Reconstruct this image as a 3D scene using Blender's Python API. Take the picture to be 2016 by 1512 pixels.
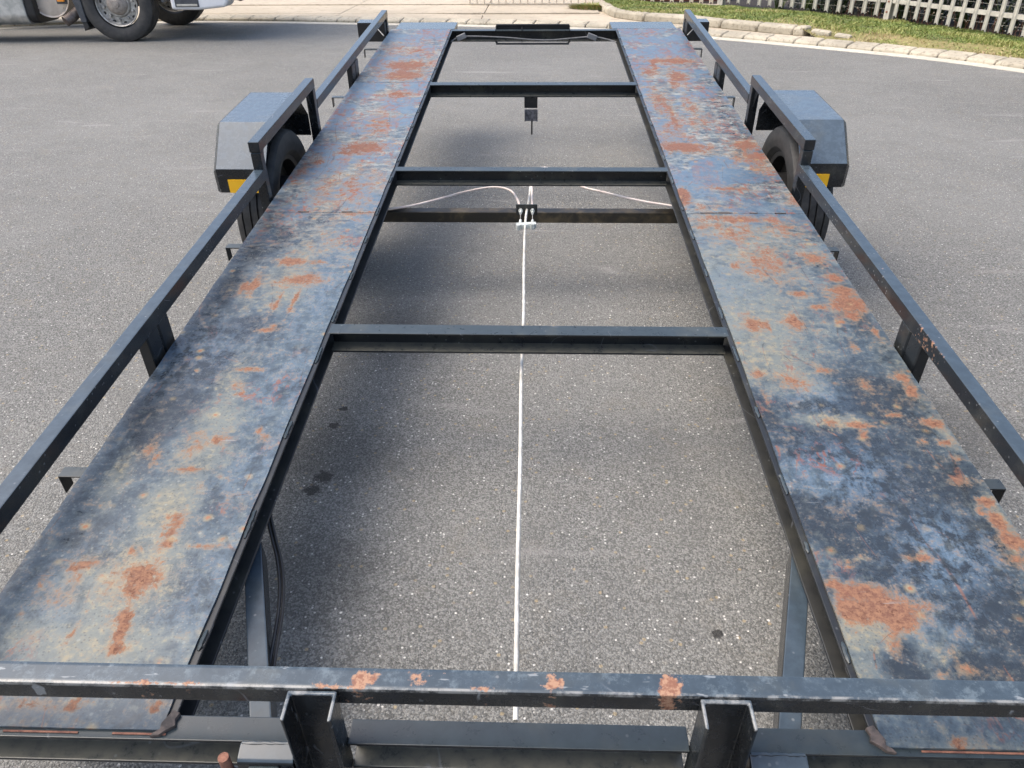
import bpy, bmesh, math, random
from mathutils import Vector, Matrix, noise as mnoise
random.seed(7)
R = math.radians
S = bpy.context.scene
for o in list(bpy.data.objects): bpy.data.objects.remove(o)

# ------------------------------------------------------------------ camera, sky, sun, exposure
cam_d = bpy.data.cameras.new('camera'); cam = bpy.data.objects.new('camera', cam_d); S.collection.objects.link(cam)
cam_d.sensor_width = 36; cam_d.lens = 27.04; cam_d.clip_start = .02; cam_d.clip_end = 500
cam.matrix_world = Matrix(((0.999587,-0.010088,0.026896,0.000000),(0.028214,0.520696,-0.853276,-0.105674),(-0.005397,0.853683,0.520765,1.380322),(0.000000,0.000000,0.000000,1.000000)))
S.camera = cam
S.render.resolution_x = 1024; S.render.resolution_y = 768
W = bpy.data.worlds.new('World'); S.world = W; W.use_nodes = True
wn = W.node_tree.nodes; wl = W.node_tree.links
sky = wn.new('ShaderNodeTexSky'); sky.sky_type = 'NISHITA'; sky.sun_disc = False
SUN_EL, SUN_AZ = R(60), R(-92)          # azimuth measured from +Y towards +X
sky.sun_elevation = SUN_EL; sky.sun_rotation = SUN_AZ
sky.air_density = 1.0; sky.dust_density = 4.5; sky.ozone_density = 1.0
wn['Background'].inputs[1].default_value = .15
wl.new(sky.outputs[0], wn['Background'].inputs[0])
sd = bpy.data.lights.new('sun', 'SUN'); sd.energy = 1.05; sd.angle = R(52); sd.color = (1, .93, .82)
sun = bpy.data.objects.new('sun', sd); S.collection.objects.link(sun)
sv = Vector((math.sin(SUN_AZ)*math.cos(SUN_EL), math.cos(SUN_AZ)*math.cos(SUN_EL), math.sin(SUN_EL)))
sun.rotation_euler = sv.to_track_quat('Z', 'Y').to_euler(); sun.location = (0, 0, 20)
S.view_settings.view_transform = 'Standard'; S.view_settings.look = 'None'
S.view_settings.exposure = 1.06; S.view_settings.gamma = 1; S.view_settings.use_curve_mapping = False

# ------------------------------------------------------------------ painted wear, with sky reflection in BLUE, in deck metres: x, y, half width, half length, strength
RUST=[-0.747,4.641,0.105,0.101,1.2,-0.734,4.446,0.09,0.084,1.2,-0.719,5.0,0.037,0.051,0.7,-0.72,4.067,0.068,0.054,0.9,-0.806,5.066,0.095,0.183,0.45,-0.738,3.556,0.052,0.16,0.5,-0.747,3.284,0.084,0.058,1.1,-0.79,3.221,0.054,0.031,0.9,-0.713,2.829,0.118,0.28,0.42,-0.806,2.803,0.039,0.125,0.6,-0.905,3.099,0.021,0.047,0.8,-0.669,2.345,0.103,0.115,0.35,-0.781,2.215,0.043,0.021,1.1,-0.706,2.212,0.026,0.014,0.9,-0.725,2.09,0.06,0.026,1.0,-0.759,1.971,0.008,0.072,0.9,-0.708,1.972,0.006,0.078,0.9,-0.699,2.113,0.019,0.026,0.9,-0.86,2.062,0.014,0.064,0.9,-0.889,2.046,0.008,0.031,0.9,-0.655,1.678,0.005,0.014,0.8,-0.728,1.816,0.014,0.016,0.8,-0.746,1.802,0.028,0.011,0.9,-0.742,1.613,0.032,0.009,1.1,-0.742,1.54,0.018,0.017,0.6,-0.728,1.508,0.01,0.013,0.8,-0.866,1.304,0.014,0.031,0.7,-0.722,1.328,0.016,0.021,0.8,-0.776,1.309,0.023,0.035,0.6,-0.751,1.23,0.034,0.008,1.1,-0.843,1.261,0.009,0.023,0.7,-0.638,1.371,0.006,0.013,1.0,-0.619,1.341,0.006,0.011,1.0,-0.729,1.085,0.021,0.02,0.9,-0.723,1.044,0.012,0.013,0.9,-0.718,1.017,0.014,0.012,1.0,-0.645,1.011,0.028,0.004,0.8,-0.775,0.996,0.014,0.018,0.8,-0.739,0.923,0.04,0.043,1.0,-0.86,0.963,0.025,0.015,0.9,-0.854,0.92,0.011,0.026,0.7,-0.856,0.885,0.037,0.016,0.5,-0.728,0.843,0.013,0.019,1.3,-0.723,0.811,0.011,0.021,1.4,-0.718,0.78,0.016,0.012,1.3,-0.802,0.823,0.005,0.032,0.6,-0.808,0.674,0.049,0.006,0.9,-0.742,0.676,0.013,0.009,1.1,-0.6,0.675,0.011,0.01,0.8,-0.951,2.985,0.029,0.11,0.6,-0.648,2.592,0.074,0.018,0.7,-1.075,3.219,0.044,0.031,0.6,0.784,4.749,0.124,0.046,1.0,0.673,4.658,0.015,0.112,1.0,0.841,4.737,0.059,0.046,1.0,0.637,4.505,0.04,0.064,1.0,0.777,4.401,0.044,0.102,1.1,0.745,4.271,0.038,0.097,0.8,0.624,3.953,0.046,0.214,0.7,0.638,3.291,0.092,0.057,1.2,0.609,3.476,0.057,0.125,0.6,0.653,3.71,0.019,0.309,0.8,0.762,3.869,0.04,0.165,0.6,0.748,3.635,0.071,0.074,0.5,0.916,3.324,0.057,0.058,1.0,0.904,3.17,0.072,0.072,0.9,0.919,3.054,0.049,0.067,0.6,0.561,2.78,0.019,0.044,1.4,0.551,2.718,0.038,0.038,1.0,0.644,2.659,0.074,0.014,0.6,0.595,2.64,0.046,0.054,0.5,0.705,2.554,0.126,0.026,0.9,0.615,2.498,0.053,0.025,0.8,0.69,2.438,0.087,0.064,0.6,0.752,2.831,0.066,0.015,1.0,0.856,2.48,0.053,0.065,0.6,0.973,2.722,0.026,0.056,0.8,0.733,2.216,0.065,0.104,0.7,0.639,2.205,0.013,0.021,1.1,0.895,2.253,0.036,0.032,0.9,0.929,2.125,0.019,0.026,1.1,0.925,2.04,0.03,0.037,1.3,0.919,1.966,0.038,0.047,1.3,0.91,1.903,0.02,0.022,1.2,0.824,1.95,0.024,0.014,0.9,0.787,2.029,0.021,0.015,1.0,0.614,1.85,0.02,0.04,1.1,0.651,1.845,0.009,0.027,1.0,0.738,1.862,0.023,0.035,1.1,0.864,1.87,0.011,0.011,1.0,0.94,1.815,0.008,0.021,1.2,0.579,1.617,0.016,0.02,1.0,0.566,1.53,0.005,0.084,0.6,0.648,1.585,0.033,0.031,0.7,0.751,1.631,0.018,0.014,0.9,0.861,1.751,0.011,0.025,0.7,0.939,1.601,0.012,0.031,1.1,0.937,1.547,0.01,0.021,1.1,0.834,1.573,0.01,0.017,0.6,0.767,1.41,0.033,0.009,1.1,0.761,1.373,0.009,0.022,0.8,0.696,1.42,0.012,0.015,1.0,0.859,1.451,0.012,0.008,0.8,0.94,1.419,0.017,0.015,1.1,0.938,1.352,0.012,0.009,1.1,0.945,1.3,0.009,0.01,1.1,0.886,1.354,0.012,0.011,0.7,0.943,1.165,0.015,0.012,1.4,0.922,1.136,0.006,0.009,1.1,0.941,1.105,0.014,0.028,1.2,0.94,1.058,0.022,0.021,1.2,0.928,1.013,0.019,0.018,0.9,0.561,0.944,0.013,0.012,1.2,0.61,0.925,0.043,0.018,1.3,0.63,0.889,0.055,0.024,1.4,0.578,0.882,0.031,0.02,1.3,0.651,0.862,0.023,0.017,1.1,0.633,0.826,0.012,0.021,0.8,0.606,0.994,0.014,0.01,0.8,0.74,1.011,0.021,0.009,1.1,0.726,0.771,0.014,0.01,1.1,0.721,0.797,0.007,0.02,0.6,0.689,0.763,0.012,0.006,0.8,0.657,0.64,0.011,0.006,1.3,0.924,1.222,0.028,0.013,0.6,1.015,1.57,0.02,0.009,0.7]
CREAM=[0.624,1.904,0.232,0.168,0.7,0.605,1.698,0.148,0.168,0.8,0.659,2.286,0.198,0.219,0.7,0.611,2.477,0.105,0.164,0.6,0.707,1.424,0.084,0.042,0.9,0.583,0.845,0.08,0.063,0.9,0.506,0.764,0.085,0.057,0.8,0.691,0.787,0.103,0.059,0.6,0.648,0.628,0.155,0.032,0.5,0.568,1.031,0.049,0.039,0.5,0.628,1.007,0.039,0.023,0.6,0.934,1.657,0.053,0.139,0.4,0.953,1.148,0.015,0.102,0.8,0.948,1.41,0.024,0.169,0.7,-0.756,0.94,0.116,0.109,0.9,-0.76,0.785,0.141,0.06,0.8,-0.756,1.114,0.063,0.087,0.9,-0.737,1.272,0.068,0.085,0.7,-0.754,1.03,0.061,0.053,0.7,-0.774,1.561,0.052,0.175,0.7,-0.764,1.417,0.073,0.077,0.7,-0.766,2.064,0.078,0.192,0.7,-0.737,2.344,0.103,0.23,0.6,-0.853,1.94,0.045,0.176,0.6,-0.889,1.171,0.033,0.139,0.5,-0.906,1.235,0.022,0.098,0.8,-0.779,2.682,0.151,0.282,0.6,-0.769,3.221,0.131,0.375,0.5,-0.703,3.952,0.154,0.523,0.5,-0.703,4.756,0.179,0.473,0.45,0.725,4.13,0.158,0.75,0.4,0.746,3.229,0.129,0.372,0.4,0.82,2.792,0.154,0.196,0.5,-0.878,0.803,0.062,0.041,0.7]
DARK=[-0.89,1.627,0.08,0.115,0.9,-0.896,1.8,0.1,0.106,0.7,-0.885,1.474,0.075,0.092,0.8,-0.932,2.304,0.068,0.112,0.9,-0.903,2.381,0.069,0.094,0.8,-0.938,2.061,0.038,0.16,0.7,-0.888,1.358,0.036,0.11,0.6,-0.882,1.041,0.061,0.081,0.5,-0.831,0.976,0.059,0.025,0.5,-0.818,1.828,0.057,0.081,0.5,-0.785,2.547,0.109,0.086,0.5,-0.65,0.919,0.038,0.071,0.3,-0.666,1.101,0.042,0.057,0.3,-1.064,3.952,0.041,0.435,0.9,-1.072,4.642,0.041,0.181,0.9,-1.03,5.563,0.041,0.277,0.8,0.737,1.483,0.135,0.028,0.8,0.545,1.44,0.031,0.077,0.8,0.679,1.333,0.138,0.053,1.0,0.763,1.219,0.119,0.094,0.9,0.579,1.14,0.063,0.088,0.5,0.674,1.114,0.144,0.057,1.0,0.749,0.972,0.114,0.073,0.8,0.686,1.033,0.099,0.039,1.0,0.835,0.916,0.074,0.103,1.0,0.854,1.063,0.08,0.08,0.7,0.624,0.766,0.034,0.057,0.9,0.55,0.746,0.025,0.037,0.4,0.771,0.76,0.067,0.057,0.7,0.859,1.485,0.086,0.12,0.6,0.851,1.567,0.076,0.064,0.6,0.917,1.207,0.054,0.077,0.6,0.914,1.828,0.056,0.105,0.3,0.633,3.052,0.124,0.113,0.2,0.831,2.841,0.117,0.151,0.4,1.037,5.394,0.053,0.434,0.9,1.035,4.525,0.045,0.43,0.7,0.904,3.71,0.034,0.465,0.6]
BLUE=[0.665,1.249,0.099,0.081,0.9,0.813,1.036,0.089,0.078,0.9,0.782,0.985,0.086,0.049,0.8,0.688,1.522,0.05,0.062,0.7,0.595,2.943,0.12,0.321,0.8,1.085,5.118,0.126,0.804,0.7,0.725,5.256,0.194,0.557,0.6,0.885,2.744,0.114,0.143,0.5,0.586,2.082,0.093,0.256,0.6,0.689,0.89,0.109,0.067,0.5,-0.916,1.698,0.123,0.147,0.5,-0.626,1.542,0.077,0.172,0.5,-0.613,1.241,0.056,0.099,0.5,-0.623,2.881,0.08,0.314,0.8,-0.86,3.042,0.05,0.343,0.8,-0.909,3.952,0.103,0.347,0.7,-0.854,5.411,0.201,0.293,0.8,-1.031,5.27,0.098,0.565,0.8,-0.64,2.065,0.062,0.289,0.6,-0.862,0.879,0.056,0.102,0.4,-0.593,0.92,0.057,0.142,0.4,-0.635,4.225,0.108,0.193,0.5,-0.655,3.63,0.072,0.454,0.6]

# ------------------------------------------------------------------ mesh helpers
def link(o):
    S.collection.objects.link(o); return o
def tag(o, label=None, cat=None, group=None, kind=None):
    if label: o['label'] = label
    if cat: o['category'] = cat
    if group: o['group'] = group
    if kind: o['kind'] = kind
    return o
def obj(name, bm, mat, parent=None, smooth=False, bevel=0, seg=2):
    if bevel:
        bmesh.ops.remove_doubles(bm, verts=bm.verts, dist=1e-5)
        es = [e for e in bm.edges if len(e.link_faces) == 2 and e.calc_face_angle(0) > .6]
        bmesh.ops.bevel(bm, geom=es, offset=bevel, segments=seg, profile=.5, affect='EDGES', clamp_overlap=True)
    bmesh.ops.recalc_face_normals(bm, faces=bm.faces)
    me = bpy.data.meshes.new(name); bm.to_mesh(me); bm.free()
    if mat: 
        for m in (mat if isinstance(mat, (list, tuple)) else [mat]): me.materials.append(m)
    if smooth or bevel:
        for p in me.polygons: p.use_smooth = True
        me.set_sharp_from_angle(angle=R(38))
    o = link(bpy.data.objects.new(name, me)); o.parent = parent
    if bevel:
        w = o.modifiers.new('weighted', 'WEIGHTED_NORMAL'); w.keep_sharp = True; w.weight = 80
    return o
def empty(name, loc=(0,0,0), parent=None):
    o = link(bpy.data.objects.new(name, None)); o.location = loc; o.parent = parent; o.empty_display_size = .1
    return o
def box(bm, x0, x1, y0, y1, z0, z1, mi=0):
    v = [bm.verts.new(p) for p in ((x0,y0,z0),(x1,y0,z0),(x1,y1,z0),(x0,y1,z0),(x0,y0,z1),(x1,y0,z1),(x1,y1,z1),(x0,y1,z1))]
    for q in ((3,2,1,0),(4,5,6,7),(0,1,5,4),(1,2,6,5),(2,3,7,6),(3,0,4,7)):
        f = bm.faces.new([v[i] for i in q]); f.material_index = mi
    return v
def BX(*a):
    bm = bmesh.new(); box(bm, *a); return bm
def prism(bm, pts, to3, a, b, mi=0, caps=True):
    """extrude the closed 2D outline pts from a to b; to3(u, v, w) places it"""
    A = [bm.verts.new(to3(u, v, a)) for u, v in pts]; B = [bm.verts.new(to3(u, v, b)) for u, v in pts]
    n = len(pts)
    for i in range(n):
        f = bm.faces.new((A[i], A[(i+1)%n], B[(i+1)%n], B[i])); f.material_index = mi
    if caps:
        f = bm.faces.new(A[::-1]); f.material_index = mi
        f = bm.faces.new(B); f.material_index = mi
def PR(pts, to3, a, b):
    bm = bmesh.new(); prism(bm, pts, to3, a, b); return bm
alongX = lambda u, v, w: (w, u, v)
alongY = lambda u, v, w: (u, w, v)
alongZ = lambda u, v, w: (u, v, w)
def tube(bm, pts, r, n=8, cap=True, radii=None):
    pts = [Vector(p) for p in pts]; rings = []
    up = Vector((0,0,1))
    for i, p in enumerate(pts):
        t = (pts[min(i+1, len(pts)-1)] - pts[max(i-1, 0)]).normalized()
        s = t.cross(up)
        if s.length < .05: s = t.cross(Vector((0,1,0)))
        s.normalize(); q = s.cross(t)
        rr = radii[i] if radii else r
        rings.append([bm.verts.new(p + (s*math.cos(2*math.pi*k/n) + q*math.sin(2*math.pi*k/n))*rr) for k in range(n)])
    for a, b in zip(rings, rings[1:]):
        for k in range(n): bm.faces.new((a[k], a[(k+1)%n], b[(k+1)%n], b[k]))
    if cap: bm.faces.new(rings[0][::-1]); bm.faces.new(rings[-1])
def TB(pts, r, n=8, **k):
    bm = bmesh.new(); tube(bm, pts, r, n, **k); return bm
def spline(pts, n=8):
    pts = [Vector(p) for p in pts]; out = []
    P = [pts[0]*2-pts[1]] + pts + [pts[-1]*2-pts[-2]]
    for i in range(1, len(P)-2):
        for k in range(n):
            t = k/n; a, b, c, d = P[i-1], P[i], P[i+1], P[i+2]
            out.append(.5*((2*b)+(c-a)*t+(2*a-5*b+4*c-d)*t*t+(3*b-a-3*c+d)*t**3))
    out.append(pts[-1]); return out
def lathe(bm, prof, n=48, mi=None):
    """prof: (axial x, radius); revolved about X"""
    rings = []
    for x, r in prof:
        rings.append([bm.verts.new((x, r*math.cos(2*math.pi*k/n), r*math.sin(2*math.pi*k/n))) for k in range(n)])
    for a, b in zip(rings, rings[1:]):
        for k in range(n): bm.faces.new((a[k], a[(k+1)%n], b[(k+1)%n], b[k]))
    return rings

# ------------------------------------------------------------------ materials
def mat(name):
    m = bpy.data.materials.new(name); m.use_nodes = True
    nt = m.node_tree; b = nt.nodes['Principled BSDF']
    return m, nt, b
class N:
    def __init__(s, nt): s.nt = nt
    def new(s, t, **k):
        n = s.nt.nodes.new(t)
        for a, v in k.items(): setattr(n, a, v)
        return n
    def l(s, a, b): s.nt.links.new(a, b)
    def val(s, sock, v):
        if hasattr(v, 'is_output') or isinstance(v, bpy.types.NodeSocket): s.l(v, sock)
        else: sock.default_value = v
    def coord(s, w='Object', scale=None):
        c = s.new('ShaderNodeTexCoord').outputs[w]
        if scale is None: return c
        m = s.new('ShaderNodeMapping'); s.l(c, m.inputs[0]); m.inputs['Scale'].default_value = scale
        return m.outputs[0]
    def geo(s): return s.new('ShaderNodeNewGeometry').outputs['Position']
    def noise(s, vec, scale, detail=4, rough=.55, dist=0):
        n = s.new('ShaderNodeTexNoise'); s.l(vec, n.inputs['Vector']); n.inputs['Scale'].default_value = scale
        n.inputs['Detail'].default_value = detail; n.inputs['Roughness'].default_value = rough; n.inputs['Distortion'].default_value = dist
        return n.outputs['Fac']
    def voro(s, vec, scale, feature='F1', out='Distance', rnd=1):
        n = s.new('ShaderNodeTexVoronoi', feature=feature); s.l(vec, n.inputs['Vector']); n.inputs['Scale'].default_value = scale
        n.inputs['Randomness'].default_value = rnd
        return n.outputs[out]
    def math(s, op, a, b=0, c=None, clamp=False):
        n = s.new('ShaderNodeMath', operation=op); n.use_clamp = clamp
        s.val(n.inputs[0], a); s.val(n.inputs[1], b)
        if c is not None: s.val(n.inputs[2], c)
        return n.outputs[0]
    def ss(s, x, a, b, lo=0, hi=1):
        n = s.new('ShaderNodeMapRange', interpolation_type='SMOOTHSTEP'); s.val(n.inputs[0], x)
        n.inputs[1].default_value = a; n.inputs[2].default_value = b; n.inputs[3].default_value = lo; n.inputs[4].default_value = hi
        return n.outputs[0]
    def mix(s, f, a, b, blend='MIX'):
        n = s.new('ShaderNodeMix', data_type='RGBA', blend_type=blend)
        s.val(n.inputs[0], f)
        for i, v in ((6, a), (7, b)):
            if isinstance(v, tuple): n.inputs[i].default_value = (*v, 1) if len(v) == 3 else v
            else: s.l(v, n.inputs[i])
        return n.outputs[2]
    def attr(s, name):
        n = s.new('ShaderNodeAttribute'); n.attribute_name = name; return n.outputs['Fac']
    def bump(s, h, strength=.3, dist=.002):
        n = s.new('ShaderNodeBump'); s.l(h, n.inputs['Height']); n.inputs['Strength'].default_value = strength; n.inputs['Distance'].default_value = dist
        return n.outputs[0]
    def sep(s, v):
        n = s.new('ShaderNodeSeparateXYZ'); s.l(v, n.inputs[0]); return n.outputs
def blots(n, pos, lst, amp=.04):
    """sum of soft round spots at (x, y, r)"""
    d = n.noise(pos, 55 if amp < .1 else 14, 5, .75); dd = n.math('MULTIPLY', n.math('SUBTRACT', d, .5), amp*2)
    tot = None
    for x, y, r in lst:
        v = n.new('ShaderNodeVectorMath', operation='DISTANCE'); n.l(pos, v.inputs[0]); v.inputs[1].default_value = (x, y, 0)
        if amp < .1:
            f = n.ss(n.math('SUBTRACT', n.math('ADD', n.math('MULTIPLY', d, 1.5), .25), n.math('DIVIDE', v.outputs['Value'], r*1.5)), .42, .60)
        else: f = n.ss(n.math('ADD', v.outputs['Value'], dd), r, r*.45)
        tot = f if tot is None else n.math('MAXIMUM', tot, f)
    return tot

def m_asphalt():
    m, nt, b = mat('asphalt'); n = N(nt); p = n.geo()
    cell = n.voro(p, 225, out='Color'); r = n.sep(cell)[0]
    dist = n.voro(p, 225)
    c = n.mix(n.ss(r, 0, 1), (.098,.098,.091), (.265,.263,.246))
    pits = n.noise(p, 95, 4, .75)
    c = n.mix(n.ss(pits, .45, .33), c, (.06,.059,.056))
    c = n.mix(n.math('MULTIPLY', n.ss(dist, .45, .8), .45), c, (.06,.06,.057))
    big = n.noise(p, .55, 5, .6, .4); med = n.noise(p, 4.2, 5, .6, .5)
    c = n.mix(n.math('MULTIPLY', n.ss(big, .35, .7), .35), c, (.25,.248,.23))
    c = n.mix(n.math('MULTIPLY', n.ss(med, .52, .30), .25), c, (.11,.108,.10))
    # warm ochre dust in patches
    c = n.mix(n.math('MULTIPLY', n.ss(n.noise(p, 7, 4, .65, 1), .52, .72), .22), c, (.20,.175,.135))
    tn = n.math('MULTIPLY', n.ss(n.sep(n.voro(p, 62, out='Color'))[2], .965, .975), n.ss(n.voro(p, 62), .34, .2)); c = n.mix(n.math('MULTIPLY', tn, .7), c, (.34,.27,.16))
    # pale scuffs along the sweep of turning tyres
    mp = n.new('ShaderNodeMapping'); n.l(p, mp.inputs[0]); mp.inputs['Scale'].default_value = (.7, 4.5, 1); mp.inputs['Rotation'].default_value = (0, 0, R(28))
    sc = n.noise(mp.outputs[0], 1.6, 6, .68, .6)
    c = n.mix(n.math('MULTIPLY', n.ss(sc, .58, .74), .42), c, (.34,.33,.31))
    # light aggregate showing on the surface
    w1 = n.voro(p, 46, out='Color'); d1 = n.voro(p, 46)
    lt = n.math('MULTIPLY', n.ss(n.sep(w1)[1], .962, .978), n.ss(d1, .20, .08))
    w2 = n.voro(p, 110, out='Color'); d2 = n.voro(p, 110)
    lt2 = n.math('MULTIPLY', n.ss(n.sep(w2)[0], .93, .955), n.ss(d2, .42, .15))
    c = n.mix(n.math('MAXIMUM', lt, n.math('MULTIPLY', lt2, .8)), c, (.72,.70,.65))
    ob = blots(n, p, [(-.60,1.63,.035),(-.62,1.57,.03),(-.62,1.99,.02),(-.63,1.89,.022),(.42,1.09,.018)], .045)
    c = n.mix(n.math('MULTIPLY', ob, .85), c, (.018,.017,.016))
    ob2 = blots(n, p, [(-.55,1.25,.2),(-.58,1.75,.22),(-.52,2.5,.3),(1.3,1.9,.25)], .25)
    c = n.mix(n.math('MULTIPLY', ob2, .35), c, (.05,.047,.042))
    n.l(c, b.inputs['Base Color']); b.inputs['Roughness'].default_value = .88
    h = n.math('ADD', n.math('MULTIPLY', n.math('SUBTRACT', 1, dist), .6), n.math('MULTIPLY', pits, 1.0))
    n.l(n.bump(h, .8, .006), b.inputs['Normal'])
    return m

def m_deck():
    m, nt, b = mat('deck_plate_paint'); n = N(nt); p = n.coord()
    M_ = lambda a, c: n.math('MULTIPLY', a, c)
    A_ = lambda a, c: n.math('ADD', a, c)
    def mp(sc, rot=0, loc=(0,0,0)):
        q = n.new('ShaderNodeMapping'); n.l(p, q.inputs[0]); q.inputs['Scale'].default_value = sc; q.inputs['Rotation'].default_value = (0,0,rot); q.inputs['Location'].default_value = loc
        return q.outputs[0]
    ru, cr, dk, bl = n.attr('rust'), n.attr('cream'), n.attr('dark'), n.attr('blue')
    yy = n.sep(p)[1]; far = n.ss(yy, 1.7, 3.4); tail = n.ss(yy, 2.6, 4.4)
    n0 = n.noise(p, 2.6, 4, .6, .3); n1 = n.noise(p, 6, 6, .68, .5); n2 = n.noise(p, 27, 6, .72, .3); n3 = n.noise(p, 95, 4, .72); n4 = n.noise(p, 240, 2, .7)
    st = n.noise(mp((1, .32, 1), R(-9)), 32, 6, .75, .5)
    cross = n.noise(mp((.62, 1.1, 1), R(9)), 26, 8, .82, .6)
    # slate blue-black paint, chalked unevenly
    ch = A_(A_(M_(n1, .8), M_(n2, .55)), M_(st, .35)); ch = n.math('SUBTRACT', ch, M_(dk, .42)); ch = A_(ch, A_(M_(cr, .14), M_(bl, .16)))
    base = n.mix(n.ss(ch, .60, .94), (.028,.036,.045), (.068,.097,.123))
    base = n.mix(n.ss(ch, .84, 1.10, 0, .6), base, (.13,.168,.185))
    blot = n.noise(p, 11, 7, .78, .5)
    base = n.mix(n.ss(blot, .50, .38, 0, .5), base, (.028,.040,.054)); base = n.mix(M_(n.ss(blot, .54, .70, 0, .38), n.math('SUBTRACT', 1, M_(dk, .7))), base, (.20,.225,.215))
    base = n.mix(M_(bl, n.ss(A_(M_(n2, .6), M_(st, .4)), .44, .56, 0, .85)), base, (.105,.165,.235))  # light-blue patches: pale chalk, with sky reflection put into the colour
    # soft pale bloom spots, 1 to 3 cm
    sp1 = n.noise(p, 48, 5, .7, .2)
    keep = n.math('SUBTRACT', 1, M_(dk, .75))
    base = n.mix(M_(M_(n.ss(sp1, .50, .68), keep), .42), base, (.20,.22,.20))
    base = n.mix(M_(n.ss(sp1, .46, .34), .3), base, (.035,.045,.06))
    # cream film
    cf = A_(M_(cr, .44), M_(A_(A_(n2, n1), A_(blot, sp1)), .38)); cf = n.math('SUBTRACT', cf, M_(dk, .3))
    base = n.mix(n.ss(cf, .80, 1.14, 0, .55), base, (.19,.195,.155))
    base = n.mix(M_(n.ss(A_(M_(cr, .42), sp1), .80, 1.0, 0, .6), n.ss(n3, .35, .6, .5, 1)), base, (.31,.255,.15))
    # worn tail: pale scoured metal in short cross strokes, and smooth islands; sky reflection put into both colours
    isl = n.ss(A_(n.noise(p, 4.2, 5, .6, .4), M_(bl, .10)), .50, .56)
    sc1 = M_(M_(n.ss(cross, .47, .57), far), n.math('SUBTRACT', 1, M_(isl, .85)))
    base = n.mix(M_(sc1, .8), base, (.31,.325,.30))
    base = n.mix(M_(M_(n.ss(cross, .46, .38), far), .75), base, (.026,.036,.05))
    base = n.mix(M_(M_(isl, far), .6), base, (.105,.175,.255))
    pk = n.noise(mp((1, .38, 1), R(10)), 6.5, 8, .8, .8)
    base = n.mix(M_(M_(n.ss(yy, 2.2, 3.8), n.ss(pk, .50, .60)), n.ss(n2, .42, .56, .15, .95)), base, (.21,.09,.06))
    base = n.mix(M_(M_(far, n.ss(n.noise(p, 7.5, 6, .75, .5), .60, .68)), n.ss(n3, .45, .6)), base, (.06,.04,.04))
    # flecks
    v = n.voro(p, 80); vc = n.sep(n.voro(p, 80, out='Color'))
    base = n.mix(M_(M_(n.ss(vc[0], .82, .88), n.ss(v, .34, .12)), M_(n.ss(n1, .42, .6), .38)), base, (.36,.38,.35))
    v3 = n.voro(p, 200); vc3 = n.sep(n.voro(p, 200, out='Color'))
    base = n.mix(M_(M_(n.ss(vc3[2], .74, .82), n.ss(v3, .45, .2)), M_(n.ss(n2, .45, .6), .28)), base, (.32,.33,.30))
    base = n.mix(M_(M_(n.ss(vc3[1], .74, .82), n.ss(v3, .5, .25)), .45), base, (.035,.035,.04))
    # rust: masks broken by grain; a warm cream halo, tan granular body, red-brown heart with dark pits
    rn = A_(M_(n.math('SUBTRACT', n2, .5), 1.9), M_(n.math('SUBTRACT', n3, .5), 1.3)); rn = A_(rn, M_(n.math('SUBTRACT', st, .5), 1.1))
    rn = A_(rn, M_(n.math('SUBTRACT', blot, .5), 1.2)); rv = A_(M_(ru, .86), rn)
    stray = n.ss(n.noise(p, 3.1, 3, .6), .5, .68); rv = A_(rv, M_(stray, .12))
    base = n.mix(n.ss(rv, .05, .60, 0, .55), base, (.25,.18,.11))
    body = n.ss(rv, .36, .80)
    rc = n.mix(n.ss(n3, .36, .64), (.135,.05,.03), (.265,.125,.068))
    rc = n.mix(M_(far, .6), rc, (.17,.066,.045))
    base = n.mix(M_(body, .85), base, rc)
    pit = M_(n.ss(rv, .55, .9), n.ss(n.noise(p, 75, 3, .75), .55, .64)); base = n.mix(M_(pit, .75), base, (.09,.035,.022))
    vv = n.voro(p, 33); vk = n.sep(n.voro(p, 33, out='Color'))
    dd = A_(vv, M_(n3, .35))
    spm = M_(n.ss(vk[1], .86, .90), n.ss(n1, .40, .56)); 
    base = n.mix(M_(M_(spm, n.ss(dd, .66, .34)), .55), base, (.33,.26,.14)); base = n.mix(M_(M_(spm, n.ss(dd, .40, .26)), .85), base, (.28,.11,.05))
    # branching rust veins under lifted paint, mostly over the tail half
    for k, (sc, wd) in enumerate(((5.5, .016), (9.5, .020))):
        e = n.noise(mp((1, .62, 1), R(8-20*k), (k*2.7, 4, 0)), sc, 5, .62, .7)
        vn = n.ss(n.math('ABSOLUTE', n.math('SUBTRACT', e, .5)), wd, wd*.2)
        vn = M_(vn, n.ss(n2, .42, .58)); vn = M_(vn, n.ss(A_(n.noise(p, 2.4, 3, .6), M_(n.ss(yy, 1.2, 3.4), .16)), .56, .66))
        base = n.mix(M_(vn, .75), base, (.21,.075,.045))
    # long scratches
    tot = None
    for i, (sc, rot, wd) in enumerate((((2.0,.42,1),R(12),.010),((2.8,.45,1),R(-19),.008),((.8,2.4,1),R(4),.007))):
        e = n.noise(mp(sc, rot, (i*3.1, i, 0)), 3.0, 1, .4, .25)
        ln = n.ss(n.math('ABSOLUTE', n.math('SUBTRACT', e, .5)), wd*.5, wd*.15)
        g = n.ss(A_(n.noise(p, 3.3+i, 3, .6), M_(tail, .10)), .54, .60)
        ln = M_(ln, g); tot = ln if tot is None else n.math('MAXIMUM', tot, ln)
    base = n.mix(M_(tot, .6), base, n.mix(n.ss(n2, .45, .55), (.03,.03,.03), (.22,.10,.06)))
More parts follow.
